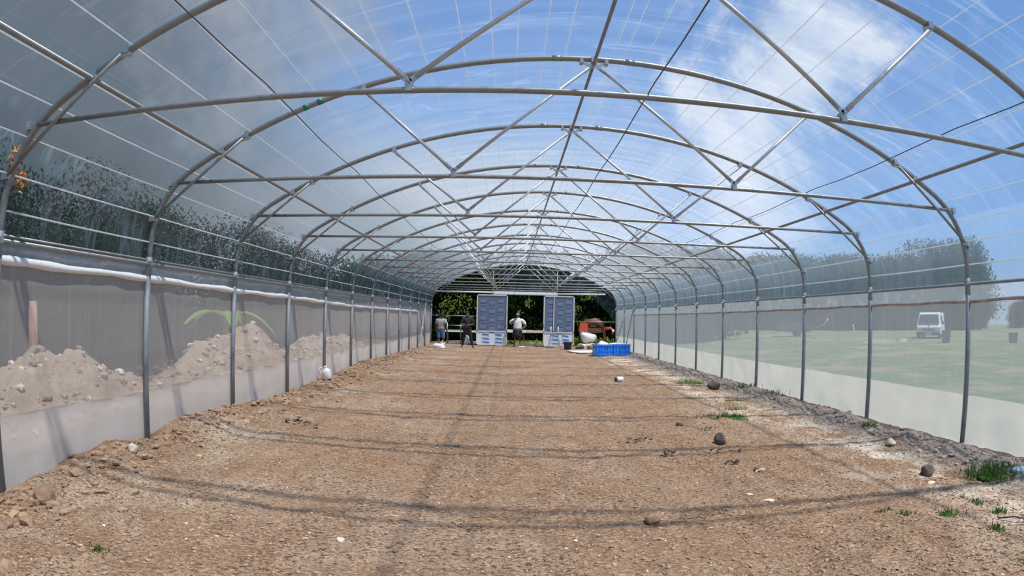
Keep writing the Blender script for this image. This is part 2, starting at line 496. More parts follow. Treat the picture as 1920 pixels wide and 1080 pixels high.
# ------------------------------------------------------------------ dimensions
D = 2.22364          # hoop spacing
NH = 13              # hoops 0..12
YG = 12*D            # far gable
W = 4.8
RA = 8.53
XB, RB = 4.28, 1.03
def arch_z(x):
    return 4.19 - (RA - math.sqrt(RA*RA - x*x))
PH0 = math.asin(XB/RA)
ZB = arch_z(XB)
RB = (W-XB)/(1-math.sin(PH0))
ZE = ZB - RB*math.cos(PH0)
def half_arch(off=0.0, n1=22, n2=12):
    """points from the crown to the eave on the +x side (x, z), offset outward"""
    out = []
    for i in range(n1):
        a = PH0*i/n1
        out.append(((RA+off)*math.sin(a), 4.19-RA+(RA+off)*math.cos(a)))
    cx, cz = XB - RB*math.sin(PH0), ZB - RB*math.cos(PH0)
    for i in range(n2+1):
        a = PH0 + (math.pi/2-PH0)*i/n2
        out.append((cx+(RB+off)*math.sin(a), cz+(RB+off)*math.cos(a)))
    return out
def prof_z(x):
    x = abs(x)
    if x <= XB: return arch_z(x)
    cx, cz = XB - RB*math.sin(PH0), ZB - RB*math.cos(PH0)
    return cz + math.sqrt(max(0, RB*RB-(x-cx)**2))

# ------------------------------------------------------------------ floor and ground
LY = [-5, 0.2, 0.8, 1.3, 1.8, 2.2, 2.8, 3.5, 4.5, 5.5, 6.7, 8.5, 10.2, 12.9, 16.9, 22, 28]
LZ = [0, -.02, .06, .10, .09, .06, .15, .185, .10, .03, .02, .08, .13, .19, .09, .03, .0]
def floor_h(x, y):
    h = .030*fbm(x*.8, y*.8, 3, 1) + .022*fbm(x*3.1, y*3.1, 3, 5) + .020*fbm(x*9, y*9, 3, 9)
    s = np.clip((-x-3.95)/.75, 0, 1); s = s*s*(3-2*s)
    bump = np.interp(y, LY, LZ)
    h = h + s*(bump + .05*fbm(x*5, y*5, 3, 21)) + .06*s*(1-s)*4*np.clip(bump, 0, 1)*3
    g = np.exp(-((x-4.35)/.33)**2)
    h = h + g*(.06+.13*fbm(x*2.2, y*2.2, 3, 31)+.06*fbm(x*7, y*7, 2, 33))
    return h
ys = [-4.6]
while ys[-1] < 27.4:
    y = ys[-1]
    ys.append(y + (0.03 if -1.3 < y < 4 else 0.05 if y < 9 and y > 0 else 0.12 if y > 0 else 0.2))
ys = np.array(ys)
xs = np.linspace(-4.9, 4.9, 246)
XX, YY = np.meshgrid(xs, ys)
ZZ = floor_h(XX, YY)
fl = quadmesh('floor', np.stack([XX, YY, ZZ], -1).reshape(-1, 3), grid(len(xs), len(ys)), M_soil, smooth=True)
tag(fl, 'bare brown soil floor of the tunnel with grey and pale patches', kind='structure')
def fh(x, y):
    return float(floor_h(np.array([x], float), np.array([y], float))[0])

def lawn_h(x, y):
    s = np.clip((x-6)/17, 0, 1)
    return -.03 + .45*s*s*(3-2*s) + .06*fbm(x*.5, y*.5, 3, 77)*np.clip((x-5)/2, 0, 1)
gx = np.concatenate([np.linspace(4.9, 14, 60), np.linspace(14.5, 110, 90)]); gy = np.linspace(-14, 130, 180)
GX, GY = np.meshgrid(gx, gy)
lawn = quadmesh('lawn', np.stack([GX, GY, lawn_h(GX, GY)], -1).reshape(-1, 3), grid(len(gx), len(gy)), M_lawn, smooth=True)
tag(lawn, 'green field outside the right wall with bare dirt spots', kind='structure')

def yard_h(x, y):
    return -.03 + .10*fbm(x*.5, y*.5, 3, 55)*np.clip((-x-5)/1.5, 0, 1)
gx = np.linspace(-60, -4.9, 120); gy = np.linspace(-14, 130, 160)
GX, GY = np.meshgrid(gx, gy)
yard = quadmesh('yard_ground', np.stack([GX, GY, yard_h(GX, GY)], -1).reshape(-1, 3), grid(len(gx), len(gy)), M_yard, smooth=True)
tag(yard, 'shaded earth outside the left wall', kind='structure')
gx = np.linspace(-4.9, 4.9, 60); gy = np.linspace(27.4, 130, 140)
GX, GY = np.meshgrid(gx, gy)
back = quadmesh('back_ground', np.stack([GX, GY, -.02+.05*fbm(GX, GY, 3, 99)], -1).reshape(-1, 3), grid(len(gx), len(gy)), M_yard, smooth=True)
tag(back, 'earth behind the far end of the tunnel', kind='structure')

# ------------------------------------------------------------------ film roof and walls
Y0 = -4.6
def roof_film():
    half = half_arch(0.036, 40, 16)
    prof = [(-x, z) for x, z in half[::-1]] + half[1:]
    prof = [(-W-.036, 1.98)] + prof + [(W+.036, 1.98)]
    P = np.array(prof)
    T = np.gradient(P, axis=0); T /= np.linalg.norm(T, axis=1)[:, None]
    N = np.stack([-T[:, 1], T[:, 0]], 1)
    yy = np.arange(Y0, YG+.06, 0.06)
    n, m = len(P), len(yy)
    J, I = np.meshgrid(np.arange(m), np.arange(n), indexing='ij')
    Yg = yy[J]
    s = np.cumsum(np.r_[0, np.linalg.norm(np.diff(P, axis=0), axis=1)])[I]
    bay = np.abs(np.sin(math.pi*Yg/D))**0.7
    d = bay*(.012*fbm(s*.6, Yg*4.0, 3, 3) + .010*fbm(s*.35+9, Yg*9.0, 2, 8))
    # loose vertical folds just above the eaves
    zz = P[I, 1]
    ev = np.clip((2.75-zz)/.5, 0, 1)
    ph = Yg + .18*(2.7-zz)*np.where(P[I, 0] < 0, 1, -1)
    fold = np.abs(fbm(ph*5.0, zz*.5+np.where(P[I, 0] < 0, 0, 40), 3, 13))**0.8
    d = d + ev*bay*np.where(P[I, 0] < 0, .085, .05)*(fold-.12)
    X = P[I, 0]+N[I, 0]*d; Z = P[I, 1]+N[I, 1]*d
    V = np.stack([X, Yg, Z], -1).reshape(-1, 3)
    F = grid(n, m)
    # the shoulders are thicker folded film
    zc = Z.reshape(-1)[F].mean(1)
    up = zc > 2.78
    return V, F[up], F[~up]
V, F1, F2 = roof_film()
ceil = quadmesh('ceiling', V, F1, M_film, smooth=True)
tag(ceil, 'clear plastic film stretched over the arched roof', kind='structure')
for nm, sgn, lab in (('wall_left', -1, 'left side wall of plastic film and grey insect net'), ('wall_right', 1, 'right side wall of plastic film and pale insect net')):
    root = bpy.data.objects.new(nm, None); col.objects.link(root); tag(root, lab, kind='structure')
    Fs = F2[(V[F2[:, 0], 0]*sgn) > 0]
    used = np.unique(Fs); remap = np.full(len(V), -1); remap[used] = np.arange(len(used))
    quadmesh('eave_film', V[used], remap[Fs], M_eave if sgn < 0 else M_eaver, root, True)
    xw = sgn*(W+.045)
    yy = np.arange(Y0, YG+.04, .08)
    def strip(z0f, z1f, nz, amp, seed, name, mat, curl=0):
        zt = np.linspace(0, 1, nz)
        Yg, T_ = np.meshgrid(yy, zt, indexing='ij')
        Zl, Zh = z0f(Yg), z1f(Yg)
        Z = Zl+(Zh-Zl)*T_
        bay = np.abs(np.sin(math.pi*Yg/D))**.6
        near = 1-np.abs(np.sin(math.pi*Yg/D))**.35
        X = xw + sgn*amp*bay*np.abs(fbm(Yg*2.2+seed, Z*1.2+Yg*.6, 3, seed)) + sgn*amp*1.2*near*np.abs(fbm(Yg*9+Z*5, Z*2, 2, seed+3))*(1-T_)
        return quadmesh(name, np.stack([X, Yg, Z], -1).reshape(-1, 3), grid(nz, len(yy)), mat, root, True)
    if sgn < 0:
        rollz = lambda y: np.interp(y, [-5, 0, 2.2, 4.4, 6.7, 8.9, 11, 30], [1.87, 1.855, 1.848, 1.81, 1.79, 1.75, 1.71, 1.66])
    else:
        rollz = lambda y: np.interp(y, [-5, 1.3, 2.3, 4.5, 6.7, 9, 13.8, 30], [1.82, 1.806, 1.79, 1.788, 1.766, 1.753, 1.725, 1.70])
    apz = lambda y: .585+.03*fbm(y*.5, y*0+sgn, 2, 17)+(.02 if sgn > 0 else 0)
    strip(rollz, lambda y: y*0+1.98, 6, .02, 51, 'gathered_film', M_gather)
    strip(apz, rollz, 12, .012, 53, 'insect_net', M_net if sgn < 0 else M_netr)
    strip(lambda y: y*0-.12, apz, 10, .05, 57, 'film_apron', M_apronl if sgn < 0 else M_apron)
    # rail under the eave and the rolled curtain
    m = MB(); m.tube([(sgn*(W+.0), Y0, 1.985), (sgn*W, YG, 1.985)], .021, 8)
    if sgn < 0:
        m.tube([(sgn*(W+.03), Y0, 2.03), (sgn*(W+.03), YG, 2.03)], .014, 8)
    tag(m.build('eave_rail', M_steel if sgn < 0 else M_post, None, True), 'steel rail along the %s eave above the rolled curtain' % ('left' if sgn < 0 else 'right'), 'rail')
    yl = np.arange(Y0, (YG-2*D if sgn < 0 else YG-1.7*D), .25)
    pts = [(sgn*(W+.012+(.02 if sgn < 0 else 0)), y, float(rollz(np.array(y)))-.02+.006*math.sin(y*5.1)) for y in yl]
    rad = [.036+.006*math.sin(y*3.3)+.005*math.sin(y*11) if sgn < 0 else .020+.002*math.sin(y*6) for y in yl]
    m = MB(); m.tube(pts, rad, 10)
    rl = m.build('curtain_roll', M_roll if sgn < 0 else M_rust, None, True)
    tag(rl, 'thick white rolled side curtain along the left net' if sgn < 0 else 'thin rusty curtain pipe along the right net', 'curtain roll')

# far gable film: covers the crown from left of the middle to the right shoulder
def gable():
    P = [(x, z) for x, z in half_arch(.0, 14, 8)]
    top = [(-x, z) for x, z in P[::-1]] + P[1:]
    top = [(x, z) for x, z in top if x > -2.05]
    V, Fq = [], []
    nz = 10
    for x, z in top:
        lo = 2.80 if x < 3.3 else 2.80-(x-3.3)*.95
        if x > 4.5: lo = 1.42
        if x < -1.2: lo = 3.55+( -1.2-x)*.55
        elif x < -0.6: lo = 2.80+(-.6-x)*1.25
        lo = min(lo, z-.01)
        for k in range(nz):
            zz = lo+(z-lo)*k/(nz-1)
            V.append((x, YG+.04+.03*math.sin(x*5+zz*3)*math.sin(math.pi*k/(nz-1)), zz))
    for i in range(len(top)-1):
        for k in range(nz-1):
            a = i*nz+k
            Fq.append((a, a+nz, a+nz+1, a+1))
    return quadmesh('wall_back', V, Fq, M_eave, None, True)
tag(gable(), 'creased clear film filling the crown of the far gable', kind='structure')

# ------------------------------------------------------------------ hoops
ORD = ['nearest', 'second', 'third', 'fourth', 'fifth', 'sixth', 'seventh', 'eighth', 'ninth', 'tenth', 'eleventh', 'twelfth', 'last']
VJ = {0: (-1.444, 1.383, 2.90), 1: (-1.379, 1.45, 2.90), 2: (-1.392, 1.438, 2.91)}
VO = {0: (-2.40, 2.404), 1: (-2.357, 2.418), 2: (-2.455, 2.502)}
for k in range(NH):
    y = k*D
    seg = 12 if k < 5 else 8
    lab = {0: 'nearest arched steel hoop, its top cut off by the photo edge', 1: 'second steel hoop, the nearest one whose whole arch shows',
           12: 'last steel hoop, framing the far open end'}.get(k, '%s arched steel hoop counted from the camera end' % ORD[k])
    t = thing('hoop_truss', (0, y, 0), lab, 'greenhouse hoop', 'steel hoops of the tunnel')
    half = half_arch(0, 18, 10)
    pts = [(-W, 0, 1.92)] + [(-x, 0, z) for x, z in half[::-1]] + [(x, 0, z) for x, z in half[1:]] + [(W, 0, 1.92)]
    m = MB(); m.tube(pts, .031, seg); arch = m.build('arch', M_steel, t, True)
    for s in (-1, 1):      # joints of the arch
        q = s*.38
        m = MB(); m.tube([(q-.05, 0, arch_z(q-.05)), (q+.05, 0, arch_z(q+.05))], .0335, seg)
        m.build('sleeve', M_steel, arch, True)
    if k == 1:
        for xx in (-2.98, -2.83):
            m = MB(); m.tube([(xx-.025, 0, arch_z(xx-.025)), (xx+.025, 0, arch_z(xx+.025))], .034, 12)
            m.build('green_tape', M_green, arch, True)['label'] = 'green tape wrapped round the arch'
    for s in (-1, 1):
        m = MB(); m.tube([(s*W*1.004, 0, -.25), (s*W, 0, 2.03)], .0335, seg)
        m.tube([(s*W, 0, 1.86), (s*W, 0, 2.06)], .037, seg)
        po = m.build('post', M_post, t, True)
        m = MB(); m.box((s*(W-.035), -.02, 1.985), (.05, .05, .05)); m.tube([(s*(W-.02), -.05, 1.985), (s*(W-.09), -.05, 1.985)], .008, 6)
        m.build('rail_clamp', M_clamp, po)
    zt = 2.878
    m = MB(); m.tube([(-4.50, -.01, zt), (-3, -.01, zt-.004), (0, -.01, zt-.008), (3, -.01, zt-.004), (4.50, -.01, zt)], .0205, seg)
    tie = m.build('tie_bar', M_steel, t, True)
    for s in (-1, 1):
        m = MB(); m.box((s*4.53, -.01, zt), (.10, .012, .05)); m.box((s*4.575, 0, zt), (.05, .075, .07))
        m.build('end_clamp', M_clamp, tie)
    vj = VJ.get(k, (-1.418, 1.418, 2.90)); vo = VO.get(k, (-2.42, 2.42))
    for i, s in enumerate((-1, 1)):
        j = (vj[i], -.03, vj[2]+.02)
        for e, nm in (((0.02*s, -.03, 4.10), 'inner'), ((vo[i], -.03, prof_z(vo[i])-.055), 'outer')):
            a, b = np.array(j), np.array(e)
            dn = (b-a)/np.linalg.norm(b-a)
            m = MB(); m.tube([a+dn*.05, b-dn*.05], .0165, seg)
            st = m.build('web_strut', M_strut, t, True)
            ang = math.atan2(dn[2], dn[0])
            for ei, c_ in enumerate((a+dn*.055, b-dn*.055)):      # flattened bolted ends
                m = MB(); m.box(c_, (.13, .010, .040), (0, -ang, 0))
                if ei == 1 and nm == 'outer':
                    m.box((e[0], 0, e[2]+.03), (.05, .085, .06))
                elif ei == 1:
                    m.box((.085*s, -.02, 4.125), (.10, .012, .03), (0, -.55*s, 0)); m.box((.13*s, 0, 4.155), (.035, .08, .05))
                m.build('end_plate', M_clamp, st)
        m = MB(); m.box((vj[i], -.01, vj[2]-.01), (.05, .055, .06)); m.tube([(vj[i], -.06, vj[2]+.02), (vj[i], .03, vj[2]+.02)], .010, 6)
        m.build('saddle_clamp', M_clamp, tie)
        a, b = np.array((s*3.67, -.04, 3.33)), np.array((s*4.73, -.04, 2.49))
        m = MB(); m.tube([a, b], .0165, seg); kb = m.build('knee_brace', M_steel, t, True)
        m = MB()
        m.tube([(s*3.64, 0, 3.385), (s*3.60, -.02, 3.33), (s*3.635, -.04, 3.315), (s*3.70, -.04, 3.31)], .013, 6)
        m.box((s*3.64, 0, 3.38), (.05, .08, .075)); m.build('brace_hook', M_clamp, kb)
        m = MB(); m.box((s*4.77, -.01, 2.48), (.085, .085, .05)); m.box((s*4.745, -.04, 2.475), (.09, .014, .04))
        m.build('brace_clamp', M_clamp, kb)

for x, z, r_, nm, lab in ((0, 4.19-.054, .018, 'ridge_purlin', 'steel ridge pipe running under the tops of all the hoops'),
                          (-3.93, prof_z(3.93)-.055, .021, 'side_purlin', 'steel pipe running lengthwise under the left roof slope'),
                          (3.93, prof_z(3.93)-.055, .021, 'side_purlin', 'steel pipe running lengthwise under the right roof slope')):
    m = MB(); m.tube([(x, Y0, z), (x, YG, z)], r_, 10)
    pu = tag(m.build(nm, M_steel, None, True), lab, 'purlin')
    for k in range(NH):
        m = MB(); m.box((x, k*D, z+.035), (.06, .085, .06)); m.build('cross_clip', M_clamp, pu)

# white support cords under the film
def cord(x, z, r_, label, mat=M_cord, nm='support_cord', group='white support cords under the film', sag=.006):
    yy = np.arange(Y0, YG+.01, D/4)
    pts = [(x, y, z-sag*abs(math.sin(math.pi*y/D))) for y in yy]
    m = MB(); m.tube(pts, r_, 5)
    tag(m.build(nm, mat, None, True), label, 'cord', group)
left = [.30, .52, .79, 1.03, 1.31, 1.69, 2.04, 2.375, 2.80, 3.14, 3.59, 4.02, 4.33, 4.58]
right = [.18, .30, .52, .765, 1.02, 1.29, 1.63, 2.05, 2.50, 2.81, 3.18, 3.62, 4.39, 4.62]
NUM = ['first', 'second', 'third', 'fourth', 'fifth', 'sixth', 'seventh', 'eighth', 'ninth', 'tenth', 'eleventh', 'twelfth', 'thirteenth', 'fourteenth']
for side, s, lst in (('left', -1, left), ('right', 1, right)):
    for i, x in enumerate(lst):
        cord(s*x, prof_z(x)+.005 if x < 4.5 else prof_z(x)+.01, .0042 if x < 3.1 else .0058, 'white cord under the roof film, %s to the %s of the ridge pipe' % (NUM[i], side))
    cord(s*4.765, 2.51, .0075, 'white cord along the %s shoulder, second above the eave rail' % side)
    cord(s*4.80, 2.225, .0085, 'thick white cord along the %s wall, first above the eave rail' % side)
for x, lab in ((-2.33, 'dark wire lying on the tie bars left of the middle'), (0.0, 'dark wire lying on the tie bars below the ridge'), (2.34, 'dark wire lying on the tie bars right of the middle')):
    cord(x, 2.915, .0042, lab, M_wire, 'crop_wire', 'dark crop wires over the tie bars', .03)

# wind braces in the last bays
for a, b, lab, mt in (((-4.73, 24.0, 1.98), (-4.73, 22.2, .03), 'bright diagonal brace pipe on the left wall near the far end', M_alu),
                      ((-4.76, 22.14, 1.9), (-4.76, 24.4, -.03), 'dull diagonal brace crossing the bright one on the left wall', M_post),
                      ((4.74, 23.85, .02), (4.74, 22.25, 1.9), 'diagonal brace pipe on the right wall behind the blue crates', M_post),
                      ((4.74, 26.3, .2), (4.74, 24.5, 1.4), 'short thin brace on the right wall by the last hoop', M_post),
                      ((4.74, 24.1, 1.92), (4.74, 24.1, .0), 'thin upright pipe on the right wall near the far end', M_post)):
    m = MB(); m.tube([a, b], .020, 8)
    tag(m.build('wind_brace', mt, None, True), lab, 'brace', 'wind braces near the far end')

# ------------------------------------------------------------------ far gable framing and doors
def bar(name, a, b, size, mat, label, cat='beam'):
    a, b = Vector(a), Vector(b)
    m = MB(); c = (a+b)/2; s = [size[0], size[1], size[2]]
    ax = max(range(3), key=lambda i: abs(b[i]-a[i])); s[ax] = abs(b[ax]-a[ax])
    m.box(c, s)
    return tag(m.build(name, mat), label, cat)
t = thing('door_header', (0, YG, 0), 'white door track beam over the far doorway', 'beam')
m = MB(); m.box((.03, -.05, 2.74), (3.2, .07, .13)); m.build('beam', M_white, t)
m = MB(); m.box((.03, -.095, 2.665), (3.3, .035, .05)); m.build('track', M_alu, t)
for x, lab in ((-1.62, 'upright gable post left of the door track'), (1.66, 'upright gable post right of the door track')):
    m = MB(); m.tube([(x, YG+.0, 0), (x, YG, prof_z(x)-.03)], .022, 8)
    tag(m.build('gable_post', M_steel, None, True), lab, 'post', 'upright gable posts')
for x0, x1, z, lab in ((-4.77, -2.43, 1.5, 'gable rail left of the doors behind the two standing people'), (2.6, 4.77, 1.33, 'gable rail right of the doors above the red machine')):
    m = MB(); m.tube([(x0, YG, z), (x1, YG, z)], .025, 8)
    tag(m.build('gable_rail', M_steel, None, True), lab, 'rail', 'horizontal gable rails')
for a, b, lab in (((-4.6, YG-.02, 2.74), (-1.6, YG-.02, 2.74), 'pale pipe left of the door track over the standing people'), ((1.6, YG-.02, 2.72), (4.2, YG-.02, 2.76), 'pale pipe right of the door track under the gable film')):
    m = MB(); m.tube([a, b], .043, 8)
    tag(m.build('gable_pipe', M_frame, None, True), lab, 'pipe', 'pale pipes under the gable film')

def door(nm, x0, x1, label, mull):
    t = thing(nm, ((x0+x1)/2, YG-.10, .0), label, None)
    del_keys = [k_ for k_ in ('category',) if k_ in t]
    for k_ in del_keys: del t[k_]
    t['kind'] = 'structure'
    w_ = x1-x0
    z0, zm, z1 = .03, .72, 2.63
    m = MB()
    for sx in (-1, 1): m.box((sx*(w_/2-.03), 0, (z0+z1)/2), (.06, .05, z1-z0))
    for z in (z0+.03, zm+.03, z1-.03): m.box((0, 0, z), (w_, .05, .06))
    m.build('door_frame', M_frame, t)
    m = MB(); m.box((0, .005, (zm+.06+z1)/2), (w_-.1, .012, z1-zm-.1)); pane = m.build('pane', M_pane, t)
    m = MB(); m.box((0, .005, (zm+z0)/2+.02), (w_-.1, .012, zm-z0-.04)); pan = m.build('lower_panel', M_panel, t)
    rg = random.Random(3 if mull else 4)
    md, ml = MB(), MB()
    cols_ = (-.30, 0.0, .30) if not mull else (-.28, .04, .34)
    for ci, cx in enumerate(cols_):
        cx *= w_/1.0*.95
        zz = z1-.14-(.10 if ci % 2 else 0)
        while zz > zm+.30:
            # a printed block: pale band of small print with darker name lines at its foot
            ml.box((cx, -.004, zz-.13), (.30, .004, .25))
            md.box((cx+rg.uniform(-.03, .03), -.0065, zz-.05), (.26, .002, .035))
            for q in range(6):
                md.box((cx-.12+q*.045, -.0065, zz-.30), (.030, .002, .035+.02*rg.random()))
            md.box((cx-.01, -.0065, zz-.33), (.27, .002, .018)); ml.box((cx, -.0035, zz-.33), (.28, .003, .16))
            zz -= .44
    ml.build('film_print_band', M_inkm, pane); md.build('film_print', M_inkd, pane)
    mk, ms = MB(), MB()
    for cx in (-.24, .24):
        cx *= w_/1.15
        if mull and cx < 0: cx += .12
        for zz in (.60, .40, .21):
            ms.box((cx+.02, -.004, zz-.035), (.40, .004, .13), (0, .06, 0))
            for q in range(9):
                mk.box((cx-.13+q*.036+(.05 if zz < .5 else 0), -.0065, zz+.0-.004*q), (.034, .002, .045+.020*rg.random()))
            mk.box((cx+.03, -.0065, zz-.055), (.30, .002, .020), (0, .10, 0))
            mk.box((cx-.15, -.0065, zz-.02), (.05, .002, .022), (0, .9, 0))
    ms.build('logo_swoosh', M_inks, pan); mk.build('logo_lettering', M_inkl, pan)
    if mull:
        m = MB(); m.box((-w_*.17, -.03, (zm+z1)/2+.1), (.045, .02, z1-zm)); m.build('mullion', M_frame, t)
    m = MB(); m.box((-w_/2+.05 if mull else w_/2-.05, -.04, 1.15), (.03, .03, .18)); m.build('door_handle', M_alu, t)
door('door_1', -2.44, -.86, 'left sliding door panel with blue printed film and white lower half', False)
door('door_2', .97, 2.57, 'right sliding door panel with blue printed film behind the ladder', True)

# ------------------------------------------------------------------ people
def skin_mesh(name, verts, edges, radii, root=0, sub=2):
    me = bpy.data.meshes.new(name)
    me.from_pydata(verts, edges, [])
    o = bpy.data.objects.new(name, me)
    col.objects.link(o)
    o.modifiers.new('s', 'SKIN')
    if not me.skin_vertices:
        pass
    for i, rr in enumerate(radii):
        sv = me.skin_vertices[0].data[i]
        sv.radius = (rr, rr) if np.isscalar(rr) else rr
        sv.use_root = (i == root)
    if sub:
        sd = o.modifiers.new('d', 'SUBSURF'); sd.levels = sub; sd.render_levels = sub
    bpy.context.view_layer.update()
    dg = bpy.context.evaluated_depsgraph_get()
    m2 = bpy.data.meshes.new_from_object(o.evaluated_get(dg))
    v = np.array([q.co[:] for q in m2.vertices]); fs = [tuple(p.vertices) for p in m2.polygons]
    bpy.data.objects.remove(o); bpy.data.meshes.remove(me); bpy.data.meshes.remove(m2)
    return v, fs
def chain(pts, rads, sub=2):
    return skin_mesh('tmp', [tuple(p) for p in pts], [(i, i+1) for i in range(len(pts)-1)], rads, 0, sub)
def remeshed(mb, name, mat, parent, voxel):
    o = mb.build(name, mat, None, True)
    r_ = o.modifiers.new('r', 'REMESH'); r_.mode = 'VOXEL'; r_.voxel_size = voxel; r_.use_smooth_shade = True
    sm = o.modifiers.new('s', 'SMOOTH'); sm.factor = .4; sm.iterations = 2
    bpy.context.view_layer.update()
    dg = bpy.context.evaluated_depsgraph_get()
    m2 = bpy.data.meshes.new_from_object(o.evaluated_get(dg))
    old = o.data; o.modifiers.clear(); o.data = m2; bpy.data.meshes.remove(old)
    m2.name = name
    o.data.materials.clear(); o.data.materials.append(mat)
    o.parent = parent
    return o

def hand(mb, wrist, elbow, curl_dir, s=1.0):
    """palm with five separate curled fingers continuing the forearm"""
    wv, ev = np.array(wrist), np.array(elbow)
    d = (wv-ev)/np.linalg.norm(wv-ev)
    c = np.array(curl_dir, float); c -= d*(c@d); c /= np.linalg.norm(c)
    sd = np.cross(d, c)
    palm_end = wv+d*.085*s
    mb.add(*chain([wv-d*.02, wv+d*.03*s, palm_end], [(.026*s, .020*s), (.036*s, .017*s), (.036*s, .015*s)], 1))
    for i, L in enumerate((.068, .078, .073, .056)):
        o_ = palm_end+sd*(.030-.020*i)*s-d*.012
        p1 = o_+d*L*.5*s+c*.008*s; p2 = p1+d*L*.32*s+c*L*.28*s; p3 = p2+d*L*.08*s+c*L*.28*s
        mb.add(*chain([o_, p1, p2, p3], [.0095*s, .0090*s, .0080*s, .0070*s], 1))
    o_ = wv+d*.03*s+sd*.030*s; p1 = o_+d*.030*s+sd*.026*s+c*.012; p2 = p1+d*.034*s+sd*.004*s+c*.010
    mb.add(*chain([o_, p1, p2], [.013*s, .011*s, .009*s], 1))

